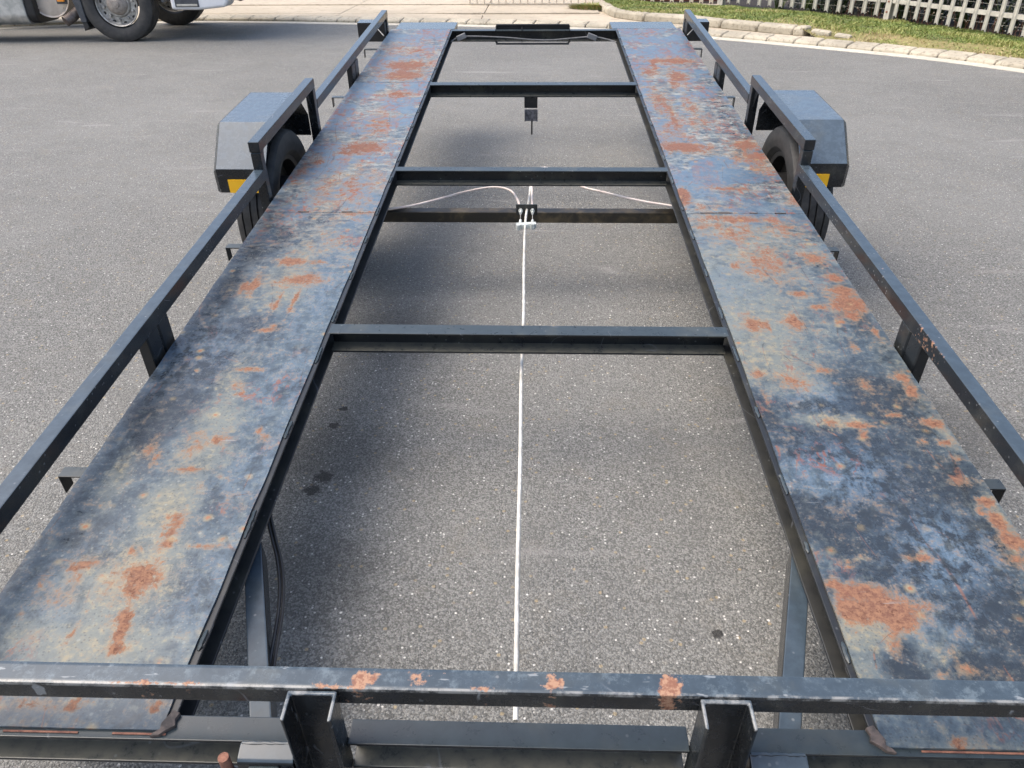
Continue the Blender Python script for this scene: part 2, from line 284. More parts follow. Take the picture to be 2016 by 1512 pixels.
    for k, (rot, sc) in enumerate(((R(72), (1, 14, 1)), (R(-35), (1, 16, 1)))):
        e = n.noise(mp(sc, rot, (k*5, 2, 0)), 9, 2, .5)
        base = n.mix(M_(M_(n.ss(e, .70, .74), n.ss(n0, .48, .6)), .4), base, (.30,.31,.30))
    n.l(base, b.inputs['Base Color'])
    rough = A_(n.ss(ch, .5, 1.1, .27, .46), M_(body, .4)); rough = A_(rough, M_(n.math('SUBTRACT', n2, .5), .3)); rough = A_(rough, M_(sc1, .10))
    n.l(rough, b.inputs['Roughness']); b.inputs['Specular IOR Level'].default_value = .42
    hgt = A_(M_(n.noise(p, 6, 2, .5), 1.6), A_(M_(n2, .16), A_(M_(M_(body, n3), .30), M_(M_(sc1, cross), .25))))
    n.l(n.bump(hgt, .35, .006), b.inputs['Normal'])
    return m

def m_black(name, chalk=.5, dust=.25, rustamt=.5, rough=.3, spec=.5, top_sky_dust=.5, sky_dust_col=(.062,.088,.112), low=0, worn=False):
    m, nt, b = mat(name); n = N(nt); p = n.coord()
    ru = n.attr('rust')
    n1 = n.noise(p, 7, 5, .6, .4); n2 = n.noise(p, 38, 5, .7); n3 = n.noise(p, 130, 3, .7)
    base = n.mix(n.ss(n.math('ADD', n.math('MULTIPLY', n1, .6), n.math('MULTIPLY', n2, .4)), .4, .75, 0, chalk), (.009,.011,.013), (.05,.062,.08))
    nz = n.sep(n.new('ShaderNodeNewGeometry').outputs['Normal'])[2]
    up = n.ss(nz, .2, .8)
    base = n.mix(n.math('MULTIPLY', up, n.ss(n2, .35, .7, top_sky_dust*.75, top_sky_dust)), base, sky_dust_col)  # upward faces: dust plus the sky's sheen, put into the colour
    base = n.mix(n.math('MULTIPLY', n.ss(n1, .5, .68), dust), base, (.16,.15,.10))
    zz = n.sep(p)[2]; lowm = n.math('MULTIPLY', n.ss(zz, -.03, -.045), n.ss(zz, -.10, -.09))
    base = n.mix(n.math('MULTIPLY', n.math('MULTIPLY', lowm, up), n.ss(n2, .3, .6, .4*low, low)), base, (.20,.18,.13))
    if worn:  # worn paint, plus the bright edge highlight put into the colour
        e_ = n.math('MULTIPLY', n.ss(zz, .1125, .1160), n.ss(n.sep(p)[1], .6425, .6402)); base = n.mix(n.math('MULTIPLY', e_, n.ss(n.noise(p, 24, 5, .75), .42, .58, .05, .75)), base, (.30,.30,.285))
        tp = n.math('MULTIPLY', up, n.ss(n.noise(p, 32, 6, .8), .50, .66)); base = n.mix(n.math('MULTIPLY', tp, .55), base, (.15,.19,.215))
        mpr = n.new('ShaderNodeMapping'); n.l(p, mpr.inputs[0]); mpr.inputs['Scale'].default_value = (2.2, 9, 1); mpr.inputs['Rotation'].default_value = (0, 0, .5)
        base = n.mix(n.math('MULTIPLY', n.ss(n.noise(mpr.outputs[0], 9, 3, .6), .66, .70), .6), base, (.30,.32,.33))
    # drip spots and nicks
    v = n.voro(p, 85); vc = n.sep(n.voro(p, 85, out='Color'))
    fl = n.math('MULTIPLY', n.ss(vc[0], .86, .9), n.ss(v, .30, .12))
    base = n.mix(n.math('MULTIPLY', n.math('MULTIPLY', fl, .4), n.ss(n1, .42, .6)), base, (.30,.31,.31))
    mp = n.new('ShaderNodeMapping'); n.l(p, mp.inputs[0]); mp.inputs['Scale'].default_value = (1.3, .9, 1.1); mp.inputs['Rotation'].default_value = (0.3,0,.6)
    e = n.noise(mp.outputs[0], 6, 1, .4, .2)
    ln = n.math('MULTIPLY', n.ss(n.math('ABSOLUTE', n.math('SUBTRACT', e, .5)), .006, .001), n.ss(n.noise(p, 11, 3), .54, .62))
    base = n.mix(n.math('MULTIPLY', ln, .25), base, (.30,.31,.33))
    rv = n.math('ADD', n.math('ADD', ru, n.math('MULTIPLY', n.math('SUBTRACT', n2, .5), 1.6)), n.math('MULTIPLY', n.math('SUBTRACT', n3, .5), .8))
    core = n.ss(rv, .5, .7)
    sv_ = n.math('MULTIPLY', n.ss(n.sep(n.voro(p, 16, out='Color'))[0], .93, .95), n.ss(n.math('ADD', n.voro(p, 16), n.math('MULTIPLY', n2, .5)), .42, .30))
    core = n.math('MAXIMUM', core, n.math('MULTIPLY', sv_, rustamt))
    rc = n.mix(n.ss(n3, .4, .6), (.22,.09,.05), (.38,.215,.13))
    base = n.mix(n.math('MULTIPLY', core, .9), base, rc)
    n.l(base, b.inputs['Base Color'])
    r = n.math('ADD', n.math('ADD', rough, n.math('MULTIPLY', core, .4)), n.math('MULTIPLY', n.math('SUBTRACT', n2, .5), .22))
    n.l(r, b.inputs['Roughness']); b.inputs['Specular IOR Level'].default_value = spec
    n.l(n.bump(n.math('ADD', n.math('MULTIPLY', n.noise(p, 8, 1, .4), 1.2), n.math('ADD', n.math('MULTIPLY', n2, .05), n.math('MULTIPLY', core, .1))), .22, .004), b.inputs['Normal'])
    return m
def m_simple(name, c1, c2=None, scale=20, rough=.5, metal=0, bump=.2, bd=.003, spec=.5, lo=.35, hi=.65, detail=4):
    m, nt, b = mat(name); n = N(nt); p = n.coord()
    f = n.noise(p, scale, detail, .65, .3)
    n.l(n.mix(n.ss(f, lo, hi), c1, c2 or c1), b.inputs['Base Color'])
    b.inputs['Roughness'].default_value = rough; b.inputs['Metallic'].default_value = metal; b.inputs['Specular IOR Level'].default_value = spec
    if bump: n.l(n.bump(f, bump, bd), b.inputs['Normal'])
    return m
def m_concrete(name, c1, c2, c3, sc=1):
    m, nt, b = mat(name); n = N(nt); p = n.geo()
    a = n.noise(p, 1.1*sc, 5, .6, .5); f = n.noise(p, 14*sc, 6, .7); g = n.noise(p, 90, 3, .7)
    c = n.mix(n.ss(a, .35, .65), c1, c2)
    c = n.mix(n.ss(f, .50, .66, 0, .8), c, c3)
    c = n.mix(n.ss(g, .60, .72, 0, .45), c, (.16,.13,.09))
    n.l(c, b.inputs['Base Color']); b.inputs['Roughness'].default_value = .9
    n.l(n.bump(n.math('ADD', f, n.math('MULTIPLY', g, .4)), .5, .01), b.inputs['Normal'])
    return m

ASPH = m_asphalt(); DECK = m_deck()
RAIL = m_black('black_rail_paint', chalk=.25, dust=.10, rustamt=0, rough=.23, spec=.45, top_sky_dust=.85)
RAILF = m_black('black_front_rail_paint', chalk=.35, dust=.15, rustamt=.3, rough=.26, spec=.45, top_sky_dust=.85, worn=True)
FRAME = m_black('black_frame_paint', chalk=.12, dust=.15, rustamt=.12, rough=.30, top_sky_dust=.85, sky_dust_col=(.045,.062,.070), low=.55)
INNER = m_black('dusty_black_channel_paint', chalk=.05, dust=.12, rustamt=.1, rough=.35, top_sky_dust=.5, sky_dust_col=(.030,.031,.031), low=.05)
FENDM = m_black('black_fender_paint', chalk=.3, dust=.15, rustamt=.0, rough=.27, top_sky_dust=.9, sky_dust_col=(.105,.145,.185))
RUBBER = m_simple('tyre_rubber', (.018,.018,.018), (.035,.034,.032), 30, .62, bump=.15)
TRUCKR = m_simple('truck_tyre_rubber', (.03,.03,.03), (.055,.053,.05), 9, .7, bump=.1)
STEEL = m_simple('wheel_steel', (.26,.25,.23), (.50,.485,.45), 14, .48, metal=.5)
ALU = m_simple('tank_aluminium', (.42,.43,.42), (.62,.62,.60), 9, .38, metal=.75, bump=.05)
DUSTMET = m_simple('silencer_metal', (.50,.43,.36), (.62,.55,.47), 5, .5, metal=.3)
GALV = m_simple('galvanised_steel', (.44,.42,.36), (.58,.555,.48), 9, .5, metal=.15, bump=.08)
CREAMP = m_simple('cream_gate_paint', (.55,.48,.37), (.66,.58,.46), 8, .6)
WHITE = m_simple('white_truck_paint', (.74,.74,.74), (.80,.80,.79), 3, .3, bump=0)
DGREY = m_simple('dark_grey_plastic', (.05,.055,.062), (.075,.08,.088), 20, .5)
BLACK = m_simple('black_plastic', (.010,.010,.011), (.018,.018,.018), 20, .45)
ORANGE = m_simple('orange_lamp', (.85,.30,.03), (.95,.36,.05), 4, .3, bump=0)
YELLOW = m_simple('yellow_reflector', (.95,.50,.015), (.97,.53,.02), 60, .35, bump=.05)
CONDUIT = m_simple('white_conduit', (.44,.42,.37), (.68,.665,.61), 26, .5)
CONDUITR = m_simple('grey_brake_conduit', (.60,.50,.46), (.74,.66,.60), 12, .5)
ZINC = m_simple('white_zinc', (.42,.45,.42), (.66,.68,.64), 50, .55, metal=.3, lo=.4, hi=.6)
RUSTY = m_simple('rusty_bar', (.16,.07,.05), (.30,.14,.09), 60, .8, bump=.4)
OLIVE = m_simple('oily_axle_paint', (.018,.016,.012), (.10,.075,.04), 9, .4, lo=.45, hi=.7, bump=.2)
KERB = m_concrete('kerb_concrete', (.34,.305,.235), (.48,.43,.33), (.20,.175,.13), 1.6)
SLAB = m_concrete('slab_concrete', (.40,.345,.26), (.47,.405,.31), (.32,.27,.20), .6)
GUTTER = m_concrete('gutter_concrete', (.46,.43,.36), (.55,.51,.42), (.36,.33,.26))
SOIL = m_concrete('soil', (.16,.12,.075), (.24,.18,.11), (.30,.24,.13))

# ------------------------------------------------------------------ setting
def poly_interp(pts, step=.25):
    sp = spline([(x, y, 0) for x, y in pts], 12); out = [sp[0]]; acc = 0
    for a, b in zip(sp, sp[1:]):
        L = (b-a).length; t = step-acc
        while t <= L:
            out.append(a+(b-a)*(t/L)); t += step
        acc = (acc+L) % step
    return out
EDGE = [(-15,6.2),(-12.5,8.7),(-10.2,10.6),(-7.78,11.89),(-6.4,12.42),(-4.84,12.63),(-2.29,12.27),(-.78,12.02),(1.02,11.55),(2.35,10.64),(3.05,10.1),(4.17,9.14),(4.9,8.2),(5.7,6.9),(6.4,5.2),(6.9,3.0),(7.1,0)]
E0 = poly_interp(EDGE, .05)
def offset(P, d):
    out = []
    for i, p in enumerate(P):
        t = (P[min(i+2, len(P)-1)] - P[max(i-2, 0)]).normalized()
        out.append(p + Vector((-t.y, t.x, 0))*d)
    return out
def ribbon(bm, A, B, za, zb):
    va = [bm.verts.new((p.x, p.y, za)) for p in A]; vb = [bm.verts.new((p.x, p.y, zb)) for p in B]
    for i in range(len(A)-1): bm.faces.new((va[i], va[i+1], vb[i+1], vb[i]))
bm = bmesh.new()
v = [bm.verts.new(p) for p in ((-200,-200,-.012),(200,-200,-.012),(200,200,-.012),(-200,200,-.012))]; bm.faces.new(v)
tag(obj('ground', bm, SOIL), 'dusty bare ground beyond the yard', None, kind='structure')
# the yard: one asphalt sheet bounded by the gutter
bm = bmesh.new()
v = [bm.verts.new((p.x, p.y, 0)) for p in E0[::4]] + [bm.verts.new(p) for p in ((8,-30,0),(-30,-30,0),(-30,0,0))]
bm.faces.new(v); bmesh.ops.triangulate(bm, faces=bm.faces)
tag(obj('road', bm, ASPH), 'worn grey asphalt of the turning yard with pale chips', None, kind='structure')
bm = bmesh.new(); g1 = offset(E0, .16)
A, B = E0[::4], g1[::4]
va = [bm.verts.new((p.x, p.y, .004 + .0)) for p in A]; vb = [bm.verts.new((p.x, p.y, .012)) for p in B]; vc = [bm.verts.new((p.x, p.y, -.02)) for p in A]
for i in range(len(A)-1): bm.faces.new((va[i], va[i+1], vb[i+1], vb[i])); bm.faces.new((vc[i], vc[i+1], va[i+1], va[i]))
tag(obj('gutter', bm, GUTTER), 'pale concrete gutter strip along the asphalt edge', None, kind='structure')
# kerb stones
kerb = tag(empty('kerb', (0, 12, 0)), 'low mountable kerb of short concrete stones', None, kind='structure')
def stone(parent, P0, P1, Q0, Q1, z0, zf, zb, m, rnd, name='kerb_stone', bev=.012):
    """P: front edge ends, Q: back edge ends"""
    bm = bmesh.new(); j = lambda: random.uniform(-rnd, rnd)
    a, b_, c, d = [Vector((q.x+j(), q.y+j(), 0)) for q in (P0, P1, Q1, Q0)]
    h1, h2, h3, h4 = zf+j(), zf+j(), zb+j(), zb+j()
    ai, bi = a.lerp(d, .18), b_.lerp(c, .18)
    lo = [bm.verts.new((q.x, q.y, z0)) for q in (a, b_, c, d)]
    up = [bm.verts.new((q.x, q.y, h)) for q, h in ((a, h1*.72), (b_, h2*.72), (bi, h2), (c, h3), (d, h4), (ai, h1))]
    bm.faces.new((up[0], up[1], up[2], up[5])); bm.faces.new((up[5], up[2], up[3], up[4]))
    bm.faces.new((lo[0], lo[1], up[1], up[0])); bm.faces.new((lo[1], lo[2], up[3], up[2], up[1])); bm.faces.new((lo[2], lo[3], up[4], up[3])); bm.faces.new((lo[3], lo[0], up[0], up[5], up[4]))
    bm.faces.new(lo[::-1])
    o = obj(name, bm, m, parent, bevel=bev, seg=1); o.location = -parent.location; return o
k0, k1 = offset(E0, .16), offset(E0, .43)
i = 0
while i+8 < len(E0):
    Ls = random.choice((6, 6, 7, 6, 8)); p = E0[i]
    if p.x > -11 and p.y > 2.5:
        t = (k0[i+Ls]-k0[i]).normalized()*.006
        stone(kerb, k0[i]+t, k0[i+Ls]-t, k1[i]+t, k1[i+Ls]-t, -.01, .052, .068, KERB, .005)
    i += Ls
# pavement sheet behind the kerb (bedding under slabs and grass)
bm = bmesh.new(); kb = offset(E0, .41)[::4]; far = [Vector((p.x*2.6, p.y*2.6+10, 0)) for p in kb]
ribbon(bm, kb, far, .040, .044)
tag(obj('pavement', bm, SLAB), 'sandy concrete pavement behind the kerb', None, kind='structure')
# driveway slabs of cast concrete, joints open between them
drive = tag(empty('driveway', (-3, 14, 0)), 'cream concrete driveway laid in long slabs', None, kind='structure')
kbf = offset(E0, .445)
def ky(x):
    c = min(kbf, key=lambda q: abs(q.x-x)); return c.y
def slab(x0, x1, f0, f1, z):
    bm = bmesh.new(); n_ = 8; lo = []; hi = []
    for k in range(n_+1):
        x = x0+(x1-x0)*k/n_; lo.append((x, f0(x))); hi.append((x, f1(x)))
    pts = lo + hi[::-1]
    prism(bm, pts, alongZ, .030, z)
    o = obj('slab', bm, SLAB, drive, bevel=.006, seg=1); o.location = -drive.location; return o
xs = [-14.2,-11.4,-8.6,-5.9,-3.1,-.82,1.0]
rows = [(lambda x: ky(x)+.0, lambda x: min(13.28, ky(x)+.55) if x > -8 else ky(x)+.55), (lambda x: (13.30 if x > -8 else ky(x)+.57), lambda x: 14.50), (lambda x: 14.515, lambda x: 15.7), (lambda x: 15.715, lambda x: 18.5)]
for a, b_ in zip(xs, xs[1:]):
    for q, (f0, f1) in enumerate(rows):
        if f1((a+b_)/2) - f0((a+b_)/2) > .05:
            slab(a+.006, b_-.006, f0, f1, .060+random.uniform(0, .003))
# raised kerb that holds the grass, ending in broken stones
UP = [(1.02,14.3),(1.06,13.6),(1.12,13.0),(1.34,12.42),(2.01,11.98),(2.53,11.44),(3.08,10.92),(3.40,10.66)]
U0 = poly_interp(UP, .05)
upk = tag(empty('raised_kerb', (2.4, 12.3, .05)), 'raised cream kerb curving along the grass, broken at its near end', None, kind='structure')
ui = offset(U0, -.16)      # far side lies to the right of the path
i = 0; seq = [4,7,8,12,13,13,12,11,10,8]
for Ls in seq:
    Ls = min(Ls, len(U0)-1-i)
    if Ls < 2: break
    t = (U0[i+Ls]-U0[i]).normalized()*.004
    stone(upk, U0[i]+t, U0[i+Ls]-t, U0[i]+t+Vector((.13,.09,0)), U0[i+Ls]-t+Vector((.13,.09,0)), .03, .145, .155, KERB, .006, bev=.02)
    i += Ls
for (x, y, a, L, wd, hh) in ((3.58,10.56,-32,.24,.14,.125),(3.80,10.38,-38,.20,.12,.10)):
    bm = BX(-L/2, L/2, -wd/2, wd/2, 0, hh-.045); o = obj('kerb_stone', bm, KERB, upk, bevel=.028, seg=2)
    o.location = (x-2.4, y-12.3, -.005); o.rotation_euler = (R(3), R(4), R(a))
# grass bank
FENCE = [(1.19,14.43),(2.96,13.79),(4.83,11.75),(5.95,9.1),(6.9,6.4)]
def front_of_grass(t):      # polyline: raised kerb, then the low kerb
    return G0[min(int(t*(len(G0)-1)), len(G0)-1)]
low = [p for p in offset(E0, .43) if p.x > 3.45 and p.y > 3.0]
G0 = [Vector((p.x+.1, p.y+.07, 0)) for p in U0 if p.y > 10.8] + [Vector((3.36,10.72,0)), Vector((3.46,10.48,0))] + low
FN = poly_interp(FENCE, .1); FN2 = offset(FN, .12)
def lerp_line(P, t):
    f = t*(len(P)-1); i = int(f)
    return P[-1] if i >= len(P)-1 else P[i].lerp(P[i+1], f-i)
def arc(P):
    L = [0]
    for a, b_ in zip(P, P[1:]): L.append(L[-1]+(b_-a).length)
    return L
def resample(P, n_):
    L = arc(P); out = []; j = 0
    for k in range(n_):
        s = L[-1]*k/(n_-1)
        while j < len(L)-2 and L[j+1] < s: j += 1
        out.append(P[j].lerp(P[j+1], (s-L[j])/max(1e-6, L[j+1]-L[j])))
    return out
GA, GB = resample(G0, 160), resample(FN2, 160)
def gz(s, t):   # height of the bank: s along, t across
    x = lerp_line(GA, s).x
    yq_ = lerp_line(GA, s).y; z0 = .150 if yq_ > 10.75 else .064 + max(0, (yq_-10.4))*.24
    return z0*(1-t) + .10*t + .03*math.sin(math.pi*t) + .012*mnoise.noise(Vector((s*40, t*5, 0)))
bm = bmesh.new(); grid = []
for i in range(160):
    row = []
    for j in range(9):
        p = GA[i].lerp(GB[i], j/8); row.append(bm.verts.new((p.x, p.y, gz(i/159, j/8)-.01)))
    grid.append(row)
for i in range(159):
    for j in range(8): bm.faces.new((grid[i][j], grid[i+1][j], grid[i+1][j+1], grid[i][j+1]))
TURF = m_concrete('turf_soil', (.15,.15,.045), (.24,.21,.08), (.34,.24,.13), 1.5)
tag(obj('lawn', bm, TURF), 'grass verge between the kerb and the fence', None, kind='structure')
def m_leaf(name, cols, rough=.55):
    m, nt, b = mat(name); n = N(nt)
    r = n.new('ShaderNodeAttribute'); r.attribute_name = 'tint'
    cr = n.new('ShaderNodeValToRGB'); n.l(r.outputs['Fac'], cr.inputs[0])
    while len(cr.color_ramp.elements) < len(cols): cr.color_ramp.elements.new(.5)
    for k, c in enumerate(cols):
        cr.color_ramp.elements[k].position = k/(len(cols)-1); cr.color_ramp.elements[k].color = (*c, 1)
    n.l(cr.outputs[0], b.inputs['Base Color']); b.inputs['Roughness'].default_value = rough
    b.inputs['Subsurface Weight'].default_value = 0
    return m
def raw(name, verts, faces, tints, m, parent=None):
    me = bpy.data.meshes.new(name); me.from_pydata(verts, [], faces)
    a = me.attributes.new('tint', 'FLOAT', 'POINT'); a.data.foreach_set('value', tints); me.materials.append(m)
    o = link(bpy.data.objects.new(name, me)); o.parent = parent; return o
GRASS = m_leaf('grass_blades', [(.07,.10,.02),(.13,.19,.04),(.22,.27,.06),(.38,.37,.13),(.46,.34,.20)])
V, F, T_ = [], [], []
for k in range(70000):
    s = random.random()**1.0; t = random.random()
    a, b_ = lerp_line(GA, s), lerp_line(GB, s); p = a.lerp(b_, t)
    q = mnoise.noise(Vector((p.x*2.2, p.y*2.2, 3)))
    bare = mnoise.noise(Vector((p.x*1.3, p.y*1.3, 9)))
    if t < .28 and bare > .0 and p.y < 11 and random.random() < .75: continue
    if t < .5 and bare > .22 and random.random() < .6: continue
    z = gz(s, t)-.008; h_ = random.uniform(.008, .024)*(1.2+q); w_ = random.uniform(.004, .009); an = random.uniform(0, 6.283)
    dx, dy = math.cos(an)*w_, math.sin(an)*w_; lx, ly = random.uniform(-.03, .03), random.uniform(-.03, .03)
    i0 = len(V); V += [(p.x-dx, p.y-dy, z), (p.x+dx, p.y+dy, z), (p.x+dx*.7+lx*.6, p.y+dy*.7+ly*.6, z+h_*.8), (p.x+lx, p.y+ly, z+h_)]
    F.append((i0, i0+1, i0+2, i0+3))
    tn = min(1, max(0, .42 + q*.5 + random.uniform(-.22, .22) + (.35 if t < .25 and p.y < 11 else 0))); T_ += [tn]*4
tag(raw('grass', V, F, T_, GRASS), 'short yellow green ground cover growing on the verge below the fence', 'grass', kind='stuff')

# ------------------------------------------------------------------ palisade fence
def picket_mesh():
    bm = bmesh.new()
    pr = [(-.034,.0),(-.022,.014),(-.008,.003),(.008,.003),(.022,.014),(.034,.0),(.034,-.0025),(.022,.0115),(.008,.0005),(-.008,.0005),(-.022,.0115),(-.034,-.0025)]
    def ring(z, k): return [bm.verts.new((x*.95, -y, z + (abs(x)-.017)*k)) for x, y in pr]
    a, b_, c = ring(0, -.8), ring(1.62, 0), [bm.verts.new((x*.12, -y*.5, 1.74)) for x, y in pr]
    for r0, r1 in ((a, b_), (b_, c)):
        for k in range(12): bm.faces.new((r0[k], r0[(k+1)%12], r1[(k+1)%12], r1[k]))
    bmesh.ops.recalc_face_normals(bm, faces=bm.faces)
    me = bpy.data.meshes.new('picket'); bm.to_mesh(me); bm.free(); return me
PM = picket_mesh()
def put(me, name, m, parent, loc, rz=0, sc=None):
    o = link(bpy.data.objects.new(name, me)); o.parent = parent; o.location = loc; o.rotation_euler = (0, 0, rz)
    if m and not me.materials: me.materials.append(m)
    if sc: o.scale = sc
    return o
def palisade(p0, p1, z, label, m, pm, sp, post0=True, post1=False, bottom=.085):
    p0, p1 = Vector((*p0, z)), Vector((*p1, z)); d = p1-p0; L = d.length; rz = math.atan2(d.y, d.x)
    t = tag(empty('palisade_fence', p0), label, 'fence', 'fence panels round the yard'); t.rotation_euler = (0, 0, rz)
    def post(x):
        bm = bmesh.new(); box(bm, x-.05, x+.05, -.006, .0, -.04, 1.72); box(bm, x-.05, x+.05, .074, .08, -.04, 1.72); box(bm, x-.003, x+.003, .0, .074, -.04, 1.72)
        po = obj('post', bm, m, t)
        for zz in (.13, .26, .40):
            bm = bmesh.new(); tube(bm, [(x, -.006, zz), (x, -.018, zz)], .014, 6); obj('bolt', bm, RUSTY, po, smooth=True)
    if post0: post(0)
    if post1: post(L)
    for zz in (.27, 1.40):
        bm = bmesh.new(); box(bm, .052, L-.052, .004, .009, zz-.025, zz+.025); box(bm, .052, L-.052, .009, .05, zz+.020, zz+.025); obj('rail', bm, m, t)
    n_ = int((L-.12)/sp)
    for k in range(n_):
        x = .06 + (L-.12)*(k+.5)/n_
        o = put(pm, 'picket', m, t, (x+random.uniform(-.003,.003), .003, bottom+random.uniform(-.008, .008)))
        o.rotation_euler = (0, random.uniform(-.006, .006), 0)
    for zz in (.15, .36, .47, .58, .70):
        bm = bmesh.new(); tube(bm, [(0, .16, zz), (L/2, .16, zz-.008), (L, .16, zz)], .0016, 5); obj('wire', bm, GALV, t)
    return t
PM2 = PM.copy()
palisade((2.96,13.79), (4.83,11.75), .08, 'galvanised palisade fence section in front of the flowering bushes, left of the bolted post', GALV, PM, .180, post0=True, post1=False)
palisade((4.83,11.75), (5.80,8.95), .08, 'galvanised palisade fence section running out of the picture at the right edge', GALV, PM, .185, post0=True, post1=True)
palisade((5.80,8.95), (6.7,6.2), .08, 'galvanised palisade fence section nearest the camera on the right side', GALV, PM, .185, post0=False, post1=True)
palisade((1.19,14.43), (2.96,13.79), .08, 'pale palisade fence section behind the grass tip beside the gate', CREAMP, PM2, .155, post0=True, post1=False, bottom=.07)
# cream sliding gate on its track
gt = tag(empty('sliding_gate', (-1.16, 14.52, .06)), 'cream barred gate standing on the driveway left of the grass', 'gate')
obj('bottom_rail', BX(0, 2.28, -.015, .015, .012, .030), CREAMP, gt, bevel=.004)
obj('top_rail', BX(0, 2.28, -.02, .02, 1.60, 1.65), CREAMP, gt, bevel=.004)
bar = BX(-.011, .011, -.011, .011, .0305, 1.60); bmesh.ops.recalc_face_normals(bar, faces=bar.faces); bme = bpy.data.meshes.new('bar'); bar.to_mesh(bme); bar.free()
for k in range(19): put(bme, 'bar', CREAMP, gt, (.02+k*.1235, 0, 0))
bw = tag(obj('plinth', BX(-9.5, 1.12, 14.58, 14.72, .055, .075), SLAB, None, bevel=.005), 'long concrete plinth of the gate track across the driveway', 'plinth')

tag(obj('wall', BX(1.3, 3.3, 14.75, 14.95, .04, .62), m_concrete('maroon_wall', (.16,.045,.035), (.22,.07,.05), (.12,.04,.03)), None, bevel=.01), 'low maroon wall behind the pale fence beside the gate', 'wall')
tw_ = tag(obj('fence_plinth', BX(0, 1.85, -.09, -.01, -.02, .05), SLAB, None, bevel=.006), 'low pale plinth under the fence beside the gate', 'plinth'); tw_.location = (1.22, 14.44, .08); tw_.rotation_euler = (0, 0, math.atan2(-.64, 1.77))
# ------------------------------------------------------------------ planting behind the fence
STRAP = m_leaf('strap_leaves', [(.018,.035,.012),(.04,.075,.02),(.085,.13,.035),(.17,.19,.06)], .45)
BUSHM = m_leaf('bush_leaves', [(.008,.013,.007),(.018,.032,.012),(.035,.06,.02),(.06,.09,.03)], .5)
STALK = m_leaf('dry_stalks', [(.10,.07,.03),(.25,.20,.10),(.55,.48,.34),(.62,.55,.42)], .8)
def leaf_strip(V, F, T_, base, dirv, L, w, droop, tn, seg=5):
    side = Vector((-dirv.y, dirv.x, 0)).normalized(); i0 = len(V)
    for k in range(seg+1):
        t = k/seg; p = base + Vector((dirv.x, dirv.y, 0))*(L*t*(.35+.65*t*droop)) + Vector((0,0,1))*(L*dirv.z*t*(1-.55*droop*t))
        ww = w*(1-t**2.2)*(.6+.9*t*(1-t)+.1)
        V += [tuple(p-side*ww), tuple(p+side*ww+Vector((0,0,ww*.35)))]; T_ += [tn, tn]
    for k in range(seg): F.append((i0+2*k, i0+2*k+1, i0+2*k+3, i0+2*k+2))
def strap_plant(x, y, z, n_, L, w, label, tint):
    V, F, T_ = [], [], []
    for k in range(n_):
        an = random.uniform(0, 6.283); el = random.uniform(.55, 1.3)
        d = Vector((math.cos(an)*math.cos(el), math.sin(an)*math.cos(el), math.sin(el)))
        leaf_strip(V, F, T_, Vector((random.uniform(-.06,.06), random.uniform(-.06,.06), 0)), d, L*random.uniform(.6, 1.1), w*random.uniform(.7,1.2), random.uniform(.4, 1), min(1, max(0, tint+random.uniform(-.3, .3))))
    o = raw('leaves', V, F, T_, STRAP); t = tag(empty('strap_leaf_plant', (x, y, z)), label, 'plant', 'plants behind the fence'); o.parent = t
    return t
def bush(x, y, z, r, h_, n_, label, tint=.4):
    t = tag(empty('shrub', (x, y, z)), label, 'shrub', 'plants behind the fence')
    V, F, T_ = [], [], []
    cl = [(random.uniform(-r, r), random.uniform(-r*.6, r*.6), random.uniform(.1, h_)) for _ in range(16)]
    for k in range(n_):
        c = random.choice(cl); p = Vector(c) + Vector((random.gauss(0, .13), random.gauss(0, .13), random.gauss(0, .11)))
        if p.z < .02: p.z = random.uniform(.02, .1)
        a = Vector((random.uniform(-1,1), random.uniform(-1,1), random.uniform(-.5,1))).normalized(); b_ = a.orthogonal().normalized()
        L = random.uniform(.02, .05); w = L*.42; i0 = len(V)
        V += [tuple(p), tuple(p+a*L*.5+b_*w), tuple(p+a*L), tuple(p+a*L*.5-b_*w)]; F.append((i0, i0+1, i0+2, i0+3))
        T_ += [min(1, max(0, tint+random.uniform(-.35, .35)))]*4
    raw('foliage', V, F, T_, BUSHM, t)
    bm = bmesh.new()
    for c in cl[:8]:
        tube(bm, [(0,0,-.02), (c[0]*.4, c[1]*.4, c[2]*.5), c], .008, 5, radii=[.012, .008, .003])
    obj('stems', bm, RUSTY, t)
def along(P, s, off):
    L = arc(P); s = s*L[-1]
    for i in range(len(P)-1):
        if L[i+1] >= s:
            q = P[i].lerp(P[i+1], (s-L[i])/(L[i+1]-L[i])); d = (P[i+1]-P[i]).normalized(); return q+Vector((-d.y, d.x, 0))*off
    return P[-1]
bm = bmesh.new(); ribbon(bm, FN2, offset(FN, 4.0), .088, .13)
tag(obj('planting_bed', bm, m_concrete('bed_soil', (.018,.013,.01), (.03,.022,.015), (.045,.03,.02))), 'dark planting bed behind the fence', None, kind='structure')
PH = ['dark leafy shrub low behind the fence, beside the bolted post', 'deep green shrub with dense small leaves behind the right fence section', 'thin dark shrub behind the pickets near the right edge of the picture', 'dark shrub furthest left behind the galvanised fence', 'dark shrub at the back of the bed above the grass', 'tall dark shrub in shade at the right end of the bed', 'loose dark shrub second from the left behind the fence', 'dense dark shrub in the middle of the right fence section']
for k in range(16):
    s = .30 + .62*k/15; q = along(FN, s, random.uniform(.55, 1.0))
    bush(q.x, q.y, .08, .46, random.uniform(1.0, 1.5), 5200, PH[k % 8] if k < 8 else PH[k % 8].replace('dark', 'dark taller').replace('deep green', 'tall deep green'), random.uniform(.05, .3))
